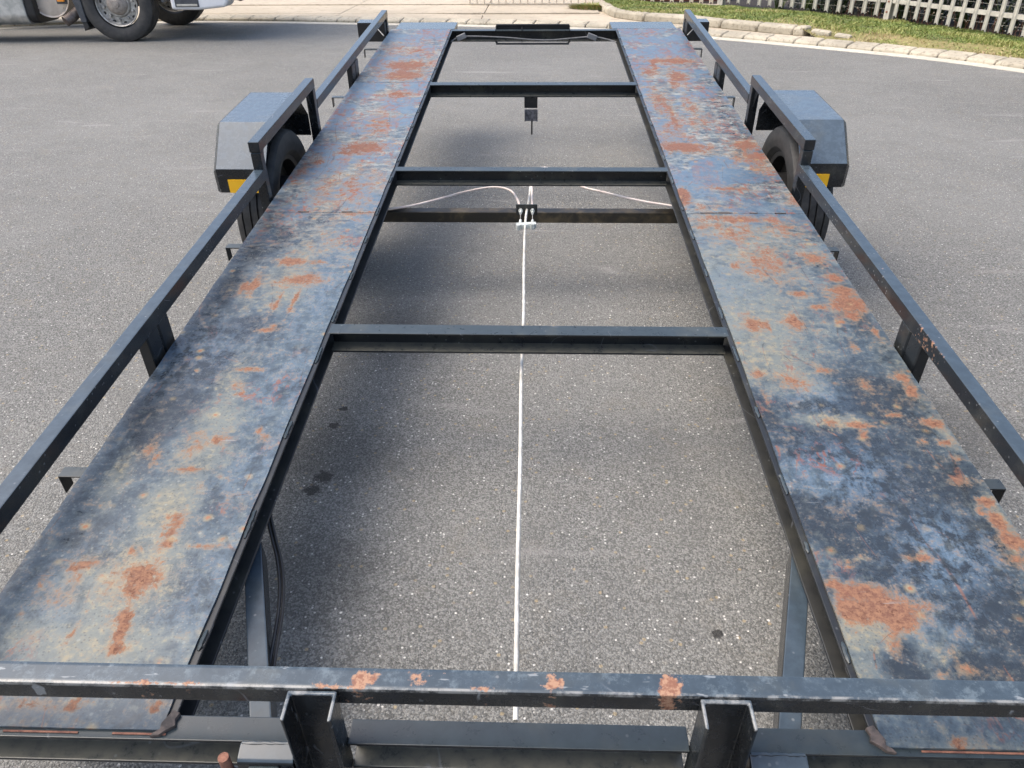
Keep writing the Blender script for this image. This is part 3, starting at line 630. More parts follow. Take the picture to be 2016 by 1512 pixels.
SH = ['strap leaved plant with arching leaves left of the bolted post', 'strap leaved plant with dark upright leaves behind the fence', 'clump of bright arching leaves at the top right behind the fence', 'spiky leaved plant behind the fence next to the gate side bushes', 'strap leaved plant half hidden by the bolted post', 'broad clump of long leaves near the right edge', 'small strap leaved plant tucked behind the pickets', 'tall arching strap leaved plant in the middle of the right section']
for k in range(14):
    s = .26 + .60*k/13; q = along(FN, s, random.uniform(.32, .6))
    strap_plant(q.x, q.y, .09, 34, random.uniform(.5, .85), .014, SH[k % 8] if k < 8 else 'dry '+SH[k % 8], random.uniform(.25, .85))
# dry daisy stalks in front of the bed: one countable clump each
DL = ['dry daisy stalks leaning through the pickets right of the bolted post', 'clump of pale seed heads at the foot of the fence near the right edge', 'thin dry flower stalks at the foot of the fence left of the bolted post', 'tangle of curved dry stalks with white heads below the middle rail', 'sparse pale flower stalks furthest left along the fence', 'dry stalks with tiny orange heads at the far right']
for k in range(6):
    s = (.545, .70, .47, .60, .40, .76)[k]; q = along(FN, s, .06)
    V, F, T_ = [], [], []; t = tag(empty('flower_stalks', (q.x, q.y, .09)), DL[k], 'flowers', 'dry flower stalks along the fence')
    bm = bmesh.new(); heads = []
    for j in range(22):
        u = random.uniform(-.42, .42); d0 = (along(FN, min(.99, s+.01), .06)-q).normalized()
        b0 = d0*u + Vector((-d0.y, d0.x, 0))*random.uniform(-.04, .10); hh = random.uniform(.06, .26)
        tip = b0 + Vector((random.uniform(-.08,.08), random.uniform(-.08,.08), hh)); md = b0.lerp(tip, .5)+Vector((random.uniform(-.03,.03), random.uniform(-.03,.03), .03))
        tube(bm, spline([tuple(b0), tuple(md), tuple(tip)], 3), .002, 4); heads.append(tip)
    st = obj('stalks', bm, m_stalk if 'm_stalk' in globals() else RUSTY, t)
    bm = bmesh.new()
    for hpt in heads:
        bmesh.ops.create_icosphere(bm, subdivisions=1, radius=random.uniform(.006, .011), matrix=Matrix.Translation(hpt))
    obj('flower_heads', bm, CONDUIT if k % 2 else CREAMP, t)
# weedy tuft at the left tip of the grass
V, F, T_ = [], [], []
for k in range(1600):
    an = random.uniform(0, 6.283); rr = random.random()**.6*.42
    b0 = Vector((math.cos(an)*rr*1.2, math.sin(an)*rr*.7, 0)); d = Vector((math.cos(an)*.6, math.sin(an)*.6, random.uniform(.4, 1)))
    leaf_strip(V, F, T_, b0, d.normalized(), random.uniform(.07, .18), .012, .9, random.uniform(.3, 1), 3)
tw = tag(empty('weed_tuft', (1.05, 13.95, .06)), 'leafy green weed tuft spreading at the left tip of the grass', 'weeds'); raw('leaves', V, F, T_, GRASS, tw)

# ------------------------------------------------------------------ the trailer (built in deck coordinates, deck top at z = 0)
TR = tag(empty('car_trailer'), 'black steel car trailer with two rusty wheel tracks and an open middle', 'trailer')
TR.rotation_euler = (R(5), 0, 0)
ca, sa = math.cos(R(5)), math.sin(R(5))
TR.location = (0, 3.15 - ca*3.15 - sa*.20, .31 - sa*3.15 + ca*.20)
def chunks(l): return [l[i:i+5] for i in range(0, len(l), 5)]
MASK = dict(rust=chunks(RUST), cream=chunks(CREAM), dark=chunks(DARK), blue=chunks(BLUE))
def paint(o, masks, extra=None):
    me = o.data
    for nm, bl in masks.items():
        a = me.attributes.new(nm, 'FLOAT', 'POINT'); vals = []
        near = bl
        for v in me.vertices:
            s = 0; x, y = v.co.x, v.co.y
            for bx, by, rx, ry, st in near:
                dx = (x-bx)/rx; 
                if abs(dx) > 2.4: continue
                dy = (y-by)/ry
                if abs(dy) > 2.4: continue
                d = dx*dx+dy*dy
                if d < 5.8:
                    w = st*math.exp(-d*.62)*1.12
                    if w > s: s = w
            vals.append(s)
        a.data.foreach_set('value', vals)
def plate(x0, x1, y0, y1, label=None):
    """a thin deck plate, gridded so that its wear and slight buckling can vary along it"""
    bm = bmesh.new(); nx = 34; ny = max(4, int((y1-y0)/.011))
    if y1 > 3: ny = int((y1-y0)/.016)
    g = []
    for j in range(ny+1):
        y = y0+(y1-y0)*j/ny; r_ = []
        for i in range(nx+1):
            x = x0+(x1-x0)*i/nx; ed = min(i, nx-i)
            jag = .0025*mnoise.noise(Vector((y*9, x*3, 0))) if i in (0, nx) else 0
            z = .0022*mnoise.noise(Vector((x*5, y*2.6, 1)))*min(1, ed/6)
            r_.append(bm.verts.new((x+jag, y, z)))
        g.append(r_)
    for j in range(ny):
        for i in range(nx): bm.faces.new((g[j][i], g[j][i+1], g[j+1][i+1], g[j+1][i]))
    # edges go down 4 mm
    loop = g[0] + [g[j][-1] for j in range(1, ny+1)] + g[-1][-2::-1] + [g[j][0] for j in range(ny-1, 0, -1)]
    lo = [bm.verts.new((v.co.x, v.co.y, -.004)) for v in loop]
    for k in range(len(loop)): bm.faces.new((loop[k], lo[k], lo[(k+1)%len(loop)], loop[(k+1)%len(loop)]))
    o = obj('deck_plate', bm, DECK, TR, smooth=True); paint(o, MASK)
    if label: o['label'] = label
    return o
for x0, x1, js in ((-.983,-.578,(.634,2.600,4.298,5.600)), (.545,.967,(.632,2.603,4.669,5.600))):
    for a, b_ in zip(js, js[1:]): plate(x0, x1, a+.0012, b_-.0012)
def zattr(o, blobs):
    paint(o, {'rust': blobs}); return o
def rod(x0, x1, y0, y1, z0, z1, name, m=None, bev=.004, blobs=None, cut=0, parent=None, label=None):
    bm = BX(x0, x1, y0, y1, z0, z1)
    if cut:
        ax = 0 if x1-x0 > y1-y0 else 1; L = (x1-x0) if ax == 0 else (y1-y0)
        for k in range(1, cut):
            co = [0,0,0]; co[ax] = (x0 if ax == 0 else y0)+L*k/cut; no = [0,0,0]; no[ax] = 1
            bmesh.ops.bisect_plane(bm, geom=bm.verts[:]+bm.edges[:]+bm.faces[:], plane_co=co, plane_no=no)
    if cut:
        for k in (1,2,3,4):
            co=[0,0,0]; no=[0,0,0]; a2 = 1-ax; co[a2] = (y0 if a2 else x0)+((y1-y0) if a2 else (x1-x0))*k/5; no[a2]=1
            bmesh.ops.bisect_plane(bm, geom=bm.verts[:]+bm.edges[:]+bm.faces[:], plane_co=co, plane_no=no)
    o = obj(name, bm, m or RAIL, parent or TR, bevel=bev)
    if blobs: zattr(o, blobs)
    if label: o['label'] = label
    return o
def channelX(x0, x1, yf, yb, zt, zb, th=.006, name='crossbeam', m=None):
    """C channel lying across, open towards the nose (-Y)"""
    pts = [(yf,zt),(yb,zt),(yb,zb),(yf,zb),(yf,zb+th*1.2),(yb-th*1.6,zb+th*1.6),(yb-th*1.6,zt-th*1.6),(yf,zt-th)]
    return obj(name, PR(pts, alongX, x0, x1), m or FRAME, TR, bevel=.0025)
ZT, ZB = -.0045, -.0685
for yf, yb in ((1.795,1.845),(3.02,3.065),(4.263,4.32)):
    channelX(-.572, .539, yf, yb, ZT+.001, ZB)
for xa, xb in ((-1.02,-.3575),(-.2825,.2475),(.3225,1.02)): channelX(xa, xb, .622, .664, ZT-.001, ZB-.012, name='front_beam')
channelX(-.985, .968, 5.57, 5.615, ZT, ZB-.006, name='rear_beam')
def channelY(xo, sgn, name='side_channel', xw=.045, zt=ZT, zb=ZB, y0=.666, y1=5.568, th=.006):
    """C channel running back, open towards +sgn"""
    pts = [(xo,zt),(xo-sgn*xw,zt),(xo-sgn*xw,zb),(xo,zb),(xo,zb+th),(xo-sgn*(xw-th),zb+th*1.6),(xo-sgn*(xw-th),zt-th*1.6),(xo,zt-th)]
    return obj(name, PR(pts, alongY, y0, y1), INNER, TR, bevel=.0025)
channelY(-.565, 1); channelY(.532, -1)
channelY(-.98, -1, 'side_channel'); channelY(.964, 1, 'side_channel')
# weld beads bridging plate edge and channel lip
for sx, xe, xl in ((-1,-.578,-.566),(1,.545,.533)):
    y = .78
    while y < 5.5:
        L = random.uniform(.03, .08); nseg = max(4, int(L/.007))
        obj('weld_bead', TB([(xe*.5+xl*.5+random.uniform(-.001,.001), y+k*.007, -.0040) for k in range(nseg+1)], .004, 7, radii=[.002]+[random.uniform(.0035,.0052) for _ in range(nseg-1)]+[.002]), FRAME, TR, smooth=True)
        y += L+random.uniform(.12, .26)
# rails
XL0, XL1, XR0, XR1 = -1.028, -.990, .975, 1.013
RZ0, RZ1 = .080, .120
frb = [(-.245,.654,.018,.015,.9),(-.165,.654,.013,.014,.75),(.035,.652,.018,.016,.85),(.205,.654,.015,.022,1.05),(-.3,.641,.05,.004,.6),(-.55,.641,.08,.004,.65),(-.13,.668,.03,.004,.5),(-.07,.642,.02,.004,.7)]
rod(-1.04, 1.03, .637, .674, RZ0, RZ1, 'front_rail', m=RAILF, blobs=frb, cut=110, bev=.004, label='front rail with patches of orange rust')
rod(XL0, XL1, .675, 2.735, RZ0-.002, RZ1, 'side_rail', cut=0); rod(XL0, XL1, 3.545, 5.555, RZ0+.006, RZ1+.008, 'side_rail', cut=0)
rb = [(.99,1.95,.012,.06,.7),(.977,1.7,.006,.12,.9),(1.0,1.6,.01,.06,.6),(.99,1.3,.01,.08,.5)]
rod(XR0, XR1, .675, 2.805, RZ0-.010, RZ1-.010, 'side_rail', blobs=[(.977,1.62,.004,.10,.5),(.99,2.0,.006,.03,.5)], cut=80); rod(XR0, XR1, 3.65, 5.575, RZ0-.004, RZ1+.002, 'side_rail', cut=60, blobs=[])
# hoops over the wheels
for (x0, x1, ya, yb, z1) in ((XL0-.002, XL1, 2.700, 3.545, .222), (XR0, XR1+.002, 2.785, 3.655, .205)):
    h_ = tag(empty('wheel_hoop', (0,0,0), TR))
    rod(x0, x1, ya, yb, z1-.040, z1, 'hoop_bar', parent=h_, cut=0)
    for y0, y1, sg in ((ya, ya+.040, 1), (yb-.042, yb, -1)):
        rod(x0+.002, x1-.001, y0+.0005, y1, -.06, z1-.041, 'hoop_post', parent=h_)
        # gusset plate in the corner
        bm = bmesh.new(); yy = y1 if sg > 0 else y0
        prism(bm, [(yy, z1-.042), (yy+sg*.055, z1-.042), (yy, z1-.15)], lambda u, v, w: (w, u, v), (x0+x1)/2-.003, (x0+x1)/2+.003)
        obj('gusset', bm, RAIL, h_)
# rail posts
for x0, x1, y0, y1 in ((-1.024,-.992,1.636,1.768),(-1.022,-.992,4.325,4.50),(.977,1.008,1.645,1.775),(.977,1.008,4.303,4.455)):
    bm = bmesh.new(); sx = 1 if x0 < 0 else -1; xi = x1 if x0 < 0 else x0
    xo = x0 if x0 < 0 else x1; ym = (y0+y1)/2
    prism(bm, [(xo,y0),(xi-sx*.004,y0),(xi,y0+.006),(xi,ym-.006),(xi-sx*.006,ym),(xi,ym+.006),(xi,y1-.006),(xi-sx*.004,y1),(xo,y1)], alongZ, -.066, RZ0+(-.003 if x0 < 0 else -.012))
    obj('rail_post', bm, FRAME, TR, bevel=.0015)
for x0, x1, y0, y1 in ((-1.028,-.990,5.510,5.5545),(.975,1.013,5.530,5.5745)): rod(x0+.001, x1-.001, y0, y1, -.06, RZ0+(.005 if x0<0 else -.005), 'rail_post', bev=.003)
# uprights welded to the nose
for xa, xb in ((-.357,-.283),(.248,.322)):
    th = .006
    pts = [(xa,.600),(xa+th,.600),(xa+th,.634-th),(xb-th,.634-th),(xb-th,.600),(xb,.600),(xb,.636),(xa,.636)]
    pts = [(xa,.598),(xa+th,.598),(xa+th,.613),(xb-th,.613),(xb-th,.598),(xb,.598),(xb,.6205),(xa,.6205)]
    # web sits in front of the beam; it reaches up to the rail
    bm = bmesh.new(); prism(bm, [(xa,.590),(xa+th,.588),(xa+th,.629),(xb-th,.629),(xb-th,.588),(xb,.590),(xb,.6365),(xa,.6365)], alongZ, -.22, .1165)
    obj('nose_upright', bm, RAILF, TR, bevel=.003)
# jockey brackets and rusty pin
for x0, x1, lab in ((-.449,-.3605,None),(.336,.424,None)):
    bm = bmesh.new()
    prism(bm, [(.6215,-.004),(.6215,-.10),(.592,-.10),(.592,-.016),(.596,-.011)], alongX, x0, x1)
    br = obj('nose_bracket', bm, RAIL, TR, bevel=.003)
    bm = BX((x0+x1)/2-.026, (x0+x1)/2+.022, .5835, .5925, -.10, -.019); obj('slot_plate', bm, FRAME, br, bevel=.003)
    obj('weld_bead', TB([(x0+.003+(x1-x0-.006)*k/14, .6205+random.uniform(-.0008,.0008), -.0065) for k in range(15)], .003, 7, radii=[random.uniform(.0028,.0042) for _ in range(15)]), RAIL, br, smooth=True)
obj('pin', TB([(-.466,.594,-.16),(-.466,.594,.0)], .0085, 16), RUSTY, TR, bevel=.001)
# drawbar members run forward under the frame to the coupling on the ground
for x1_, y1_, x0_, y0_ in ((-.592,1.10,-.03,-.56),(.566,1.11,.03,-.56)):
    d = Vector((x1_-x0_, y1_-y0_, 0)); L = d.length; an = math.atan2(d.y, d.x)
    bm = BX(0, L, -.019, .019, -.066, 0); bmesh.ops.transform(bm, matrix=Matrix.Translation((x0_, y0_, -.083)) @ Matrix.Rotation(an, 4, 'Z'), verts=bm.verts)
    obj('drawbar', bm, RAIL, TR, bevel=.004)
bm = bmesh.new(); box(bm, -.045, .045, -.66, -.54, -.15, -.085); box(bm, -.03, .03, -.80, -.66, -.14, -.075)
cp = obj('coupling', bm, STEEL, TR, bevel=.006); obj('coupling_lever', TB([(0,-.70,-.075),(0,-.62,-.03),(0,-.55,-.02)], .008, 8), BLACK, cp, smooth=True)
# axle
rod(-1.03, 1.02, 2.944, 2.992, -.196, -.150, 'axle_beam', m=OLIVE, bev=.004)
# brake plate, nuts, inner wires, equaliser
bk = obj('cable_plate', BX(-.075, .012, 2.936, 2.9415, -.158, -.112), FRAME, TR, bevel=.001)
for x in (-.056, -.008):
    obj('nut', TB([(x, 2.935, -.136), (x, 2.922, -.136)], .009, 6), ZINC, bk); obj('adjuster', TB([(x, 2.922, -.136), (x, 2.905, -.137)], .0055, 10), ZINC, bk, smooth=True)
    obj('brake_wire', TB([(x, 2.905, -.137), (x+.001, 2.84, -.139)], .0016, 6), STEEL, bk)
    obj('clevis', TB([(x+.001, 2.845, -.139), (x, 2.815, -.140)], .0055, 8), ZINC, bk, smooth=True)
bm = bmesh.new(); box(bm, -.072, .008, 2.792, 2.816, -.152, -.132); bmesh.ops.rotate(bm, verts=bm.verts, cent=(-.03,2.8,-.14), matrix=Matrix.Rotation(R(7), 3, 'Z'))
eq = obj('brake_equaliser', bm, ZINC, TR, bevel=.003)
for x, y in ((-.062,2.782),(-.006,2.790)): obj('bolt_head', TB([(x, y, -.150), (x, y, -.128)], .0095, 6), ZINC, eq)
obj('brake_conduit', TB(spline([(-.0235,.72,-.100),(-.0275,1.05,-.106),(-.0285,1.4,-.112),(-.0325,1.75,-.118),(-.0310,2.1,-.122),(-.0355,2.45,-.130),(-.036,2.79,-.140),(-.031,2.93,-.134),(-.022,3.05,-.128),(-.016,3.30,-.125)], 6), .0048, 10), CONDUIT, TR, smooth=True)
obj('brake_conduit', TB(spline([(-.008,2.945,-.135),(-.011,3.08,-.125),(-.008,3.30,-.125),(.06,3.36,-.12),(.189,3.16,-.12),(.292,3.085,-.12),(.432,3.00,-.12),(.552,2.95,-.12),(.7,2.92,-.13),(.95,2.98,-.19)], 6), .0045, 10), CONDUITR, TR, smooth=True)
obj('brake_conduit', TB(spline([(-.056,2.945,-.135),(-.075,3.03,-.122),(-.11,3.11,-.12),(-.185,3.13,-.118),(-.30,3.08,-.12),(-.43,2.99,-.122),(-.55,2.93,-.125),(-.75,2.91,-.14),(-.97,2.98,-.19)], 6), .0045, 10), CONDUITR, TR, smooth=True)
# black light cable sagging by the left channel
for dx in (0, .008):
    obj('light_cable', TB(spline([(-.61+dx,1.34,-.068),(-.598+dx,1.24,-.08),(-.588+dx,1.19,-.09),(-.562+dx,1.129,-.108),(-.542+dx,1.086,-.12),(-.520+dx,1.023,-.125),(-.505+dx,.96,-.125),(-.494+dx,.897,-.12),(-.482+dx,.829,-.11),(-.45+dx,.66,-.10)], 6), .0036, 8), BLACK, TR, smooth=True)
# spare wheel bracket under the third crossbeam
sb = obj('spare_bracket', BX(-.061, .011, 4.272, 4.312, -.128, -.0695), FRAME, TR, bevel=.002)
bm = bmesh.new(); box(bm, -.059, .012, 4.246, 4.250, -.190, -.128); box(bm, -.059, -.054, 4.236, 4.246, -.190, -.128); box(bm, .007, .012, 4.236, 4.246, -.190, -.128); obj('face_plate', bm, m_simple('worn_bracket_paint', (.05,.052,.058), (.15,.15,.165), 60, .4), sb)
obj('stud', TB([(-.019, 4.243, -.188), (-.019, 4.243, -.262)], .0045, 8), BLACK, sb)
# rope hooks of bent flat bar
for y, xs_ in ((1.255, (-1.065, 1.032)), (2.395, (-1.062, 1.028)), (4.155, (-1.077, 1.040)), (5.195, (-1.098, 1.048))):
    for xe in xs_:
        s = -1 if xe < 0 else 1; xi = s*.985 if s < 0 else .968
        pts = [(xi,-.034),(xe,-.034),(xe,-.085),(xe-s*.004,-.085),(xe-s*.004,-.038),(xi,-.038)]
        obj('rope_hook', PR(pts, alongY, y-.016, y+.016), FRAME, TR, bevel=.001)
# rear: ramp lips, number plate holder, wiring, light boxes
for x0, x1 in ((-.958,-.556),(.512,.945)):
    bm = bmesh.new(); prism(bm, [(5.618,-.003),(5.618,-.07),(5.64,-.085),(5.87,-.062),(5.875,-.012)], alongX, x0, x1)
    obj('ramp_lip', bm, FENDM, TR, bevel=.002)
nh = tag(empty('number_plate_holder', (0,0,0), TR))
obj('back_plate', BX(-.272, .224, 5.617, 5.621, -.072, .016), BLACK, nh, bevel=.001)
def fr(z): return [(-.268,5.612 if z>0 else 5.560,z),(.220,5.612 if z>0 else 5.560,z)]
obj('frame_wire', TB(spline([(-.272,5.612,.006),(-.262,5.612,.020),(-.23,5.612,.022),(.18,5.612,.022),(.214,5.612,.020),(.224,5.612,.006)], 5), .0065, 8), BLACK, nh, smooth=True)
obj('frame_wire', TB(spline([(-.272,5.560,-.070),(-.262,5.560,-.083),(-.23,5.560,-.085),(.18,5.560,-.085),(.214,5.560,-.083),(.224,5.560,-.070)], 5), .0065, 8), BLACK, nh, smooth=True)
for x in (-.272, -.096, .224): obj('frame_wire', TB([(x,5.612,.010),(x,5.560,.002),(x,5.560,-.076)], .0028, 6), BLACK, nh, smooth=True)
for x, rz in ((-.505,-22),(.375,20)):
    bm = BX(-.032, .032, -.012, .012, -.016, .016); bmesh.ops.transform(bm, matrix=Matrix.Translation((x, 5.552, -.040)) @ Matrix.Rotation(R(rz), 4, 'Y'), verts=bm.verts)
    obj('cable_joiner', bm, m_simple('grey_joiner', (.16,.165,.17), (.24,.245,.25), 20, .4), TR, bevel=.003)
obj('light_cable', TB(spline([(-.60,5.50,-.075),(-.545,5.55,-.050),(-.505,5.553,-.038),(-.40,5.553,-.036),(-.2,5.553,-.044),(-.02,5.553,-.058),(.10,5.553,-.060),(.25,5.553,-.048),(.375,5.553,-.040),(.46,5.55,-.052),(.55,5.51,-.068)], 5), .0042, 8), m_simple('grey_cable', (.13,.13,.13), (.2,.2,.2), 20, .4), TR, smooth=True)
for x0, x1 in ((-1.178,-.998),(.980,1.124)):
    t = obj('tail_light_box', BX(x0, x1, 5.44, 5.545, -.045, .068), BLACK, TR, bevel=.004)
    obj('box_top', BX(x0+.002, x1-.002, 5.442, 5.543, .0685, .0715), FENDM, t)
    s = 1 if x0 < 0 else -1; xi = x1 if x0 < 0 else x0
    obj('brace', TB([(xi-s*.002, 5.40, .0), (xi-s*.05, 5.437, .04)], .0035, 6), STEEL, t)
    obj('tail_lamp', BX(x0+.02, x1-.02, 5.546, 5.57, -.03, .05), m_simple('red_lamp', (.5,.01,.01), None, 5, .3), t, bevel=.004)
# fenders
def fender(s, yc, xo, xi, zt, ybump=0):
    t = tag(empty('fender', (0,0,0), TR)); th = .003
    prof = [(yc-.34,-.022),(yc-.34,.072),(yc-.20,zt),(yc+.20,zt),(yc+.34,.072),(yc+.34,-.022)]
    inn = [(yc+.337,-.022),(yc+.337,.071),(yc+.198,zt-th),(yc-.198,zt-th),(yc-.337,.071),(yc-.337,-.022)]
    ch = .016
    bm = bmesh.new(); prism(bm, prof+inn, alongX, min(xi, xo-s*ch), max(xi, xo-s*ch))
    obj('fender_skin', bm, FENDM, t, bevel=.0012, seg=1)
    # chamfer and outer side
    bm = bmesh.new(); c2 = [(yc+(y-yc)*.955, z-(ch if z > 0 else 0)) for y, z in prof]
    A = [bm.verts.new((xo-s*ch, y, z)) for y, z in prof]; B = [bm.verts.new((xo, y, z)) for y, z in c2]
    for k in range(5): bm.faces.new((A[k], A[k+1], B[k+1], B[k]))
    bm.faces.new(B)
    obj('side_skirt', bm, FENDM, t)
    xa, xb = sorted((xo-s*.075, xo-s*.195)) if s > 0 else sorted((xo+.055, xo+.178))
    obj('reflector', BX(xa, xb, yc-.3455, yc-.3415, -.020, .032), YELLOW, t)
    return t
fender(-1, 3.17, -1.240, -1.031, .208); fender(1, 3.245, 1.212, 1.016, .196)
# wheels
def wheel(x, s, yc=3.15):
    t = empty('wheel', (x, yc, -.200), TR); w, r = .085, .310
    bm = bmesh.new(); prof = [(-w*.72, r*.66), (-w*.93, r*.72), (-w, r*.80), (-w*.99, r*.88), (-w*.92, r*.955), (-w*.80, r*.985)]
    xsg = [-.80,-.62,-.60,-.56,-.54,-.22,-.20,-.15,-.13,.13,.15,.20,.22,.54,.56,.60,.62,.80]
    for k in xsg[1:-1]:
        g = any(a <= abs(k)*100 <= b_ for a, b_ in ((55, 61), (14, 21)))
        inside = abs(k) in (.60,.56,.20,.15)
        prof.append((k*w, r*(.972 if inside else .999)))
    prof += [(-a, b_) for a, b_ in prof[:6][::-1]]
    n_ = 96; rings = lathe(bm, prof, n_)
    # sipes: alternate ring vertices of the tread ribs are pulled in slightly
    for q, rg in enumerate(rings):
        if 5 <= q <= len(rings)-6:
            for k in range(n_):
                if (k+q//4) % 4 == 0: rg[k].co.y *= .988; rg[k].co.z *= .988
    ty = obj('tyre', bm, RUBBER, t); 
    for p in ty.data.polygons: p.use_smooth = True
    ty.data.set_sharp_from_angle(angle=R(28))
    bm = bmesh.new(); lathe(bm, [(s*-.06, r*.66), (s*-.055, r*.6), (s*.0, r*.57), (s*.02, r*.30), (s*.035, r*.27), (s*.035, .0)], 32); lathe(bm, [(s*.0, r*.57), (s*.06, r*.62), (s*.064, r*.68)], 32)
    obj('rim', bm, BLACK, t, smooth=True)
    bm = bmesh.new(); lathe(bm, [(s*-.065, .0), (s*-.065, .115), (s*-.0, .118), (s*-.01, .21)], 32); obj('brake_drum', bm, BLACK, t, smooth=True)
wheel(-1.120, -1); wheel(1.105, 1, 3.20)
bm = bmesh.new()
obj('swing_arm', TB([(-1.0,2.97,-.173),(-1.0,3.15,-.200)], .022, 8), BLACK, TR); obj('swing_arm', TB([(.985,2.97,-.173),(.985,3.20,-.200)], .022, 8), BLACK, TR)
# torn weld at the plate corner and open slots along the nose edge
for x0, x1 in ((-.83,-.71),(-.655,-.57),(.60,.78)):
    obj('edge_gap', BX(x0, x1, .6285, .6315, -.0050, -.0035), RUSTY, TR)
TORN = m_simple('torn_weld', (.05,.042,.038), (.13,.10,.085), 50, .7, bump=.5)
for cx, s in ((-.574,1),(.541,-1)):
    pts = [(cx-s*.018,.6235),(cx-s*.004,.626),(cx+s*.004,.634),(cx+s*.016,.642),(cx+s*.012,.652),(cx+s*.016,.663),(cx+s*.003,.668),(cx-s*.003,.655),(cx-s*.008,.645),(cx-s*.006,.636),(cx-s*.014,.630)]
    obj('torn_weld', PR(pts, alongZ, -.0055, .0022), TORN, TR, bevel=.0012)

def ragged(x0, x1, yc, w, zt):
    k_ = max(4, int((x1-x0)/.012)); top = []; bot = []
    for k in range(k_+1):
        x = x0+(x1-x0)*k/k_; e_ = min(1, min(k, k_-k)/2+.15)
        top.append((x, yc+w*e_*random.uniform(.5, 1.2))); bot.append((x, yc-w*e_*random.uniform(.4, 1)))
    obj('seam_weld', PR(top+bot[::-1], alongZ, -.002, zt), TORN, TR, bevel=.0005, seg=1)
for x0, x1, w in ((.595,.66,.004),(.655,.71,.011),(.77,.80,.004),(.86,.90,.003)): ragged(x0, x1, 2.604, w, .0032)
for x0, x1, w in ((-.86,-.82,.004),(-.70,-.66,.003)): ragged(x0, x1, 2.601, w, .003)

# ------------------------------------------------------------------ the truck
TK = tag(empty('truck', (-5.344, 10.558, 0)), 'white lorry tractor parked by the far kerb, front wheel and fuel tank showing', 'truck')
TK.rotation_euler = (0, 0, R(2.5))
def lathY(prof, n_=64):
    bm = bmesh.new(); lathe(bm, prof, n_); bmesh.ops.rotate(bm, verts=bm.verts, matrix=Matrix.Rotation(R(90), 3, 'Z'), cent=(0,0,0)); return bm
# local axes: +x forward, -y towards the yard
def twheel(x, y, s):
    t = empty('front_wheel', (x, y, .442), TK); r = .445; w = .14
    P = [(-w*.55, r*.60), (-w*.88, r*.64), (-w*1.0, r*.74), (-w*1.02, r*.83), (-w*.97, r*.93), (-w*.86, r*.985), (-w*.55, r*1.0), (-w*.53, r*.97), (-w*.47, r*.97), (-w*.45, r), (-w*.05, r), (-w*.03, r*.97)]
    P = P + [(-a, b_) for a, b_ in P[::-1]]
    bm = bmesh.new(); lathe(bm, P, 72); bmesh.ops.rotate(bm, verts=bm.verts, matrix=Matrix.Rotation(R(90), 3, 'Z'), cent=(0,0,0))
    obj('tyre', bm, TRUCKR, t, smooth=True)
    # disc faces -y after the turn (x -> y)
    rim = [(-.115, r*.595), (-.128, r*.585), (-.120, r*.56), (-.085, r*.54), (-.070, r*.50), (-.070, r*.36), (-.095, r*.33), (-.098, .0)]
    bm = bmesh.new(); lathe(bm, rim, 64); bmesh.ops.rotate(bm, verts=bm.verts, matrix=Matrix.Rotation(R(90), 3, 'Z'), cent=(0,0,0))
    rm = obj('rim', bm, STEEL, t, smooth=True)
    for k in range(10):
        a = 2*math.pi*(k+.3)/10; cx, cz = math.cos(a), math.sin(a)
        bm = TB([(cx*r*.42, -.068, cz*r*.42), (cx*r*.42, -.098, cz*r*.42)], .019, 6); obj('wheel_nut', bm, STEEL, rm, bevel=.003, seg=1)
        a += .31; cx, cz = math.cos(a), math.sin(a)
        bm = TB([(cx*r*.505, -.0700, cz*r*.505), (cx*r*.505, -.0760, cz*r*.505)], .020, 14); obj('hand_hole', bm, BLACK, rm)
    bm = bmesh.new(); lathe(bm, [(-.09, r*.30), (-.125, r*.27), (-.15, r*.20), (-.155, r*.11), (-.165, r*.10), (-.167, .0)], 24); bmesh.ops.rotate(bm, verts=bm.verts, matrix=Matrix.Rotation(R(90), 3, 'Z'), cent=(0,0,0))
    obj('hub', bm, m_simple('brown_hub', (.22,.19,.165), (.34,.30,.26), 20, .5), rm, smooth=True)
    return t
twheel(.02, .145, 1); t2 = twheel(.07, 1.90, 1)
# fuel tank: rounded box with dark end
def rrect(y0, y1, z0, z1, r, k=6):
    o = []
    for cx, cz, a0 in ((y1-r, z1-r, 0), (y0+r, z1-r, 90), (y0+r, z0+r, 180), (y1-r, z0+r, 270)):
        for i in range(k+1):
            a = R(a0+90*i/k); o.append((cx+r*math.cos(a), cz+r*math.sin(a)))
    return o
tk = obj('fuel_tank', PR(rrect(-.02, .66, .205, .86, .13), alongX, -3.05, -1.13), ALU, TK, bevel=.02, seg=3)
obj('tank_end', PR(rrect(.0, .64, .22, .84, .12), alongX, -1.13, -1.02), BLACK, tk, bevel=.02, seg=2)
for x in (-2.7, -1.6): obj('tank_strap', PR(rrect(-.026, .666, .199, .866, .135), alongX, x-.03, x+.03), DGREY, tk)
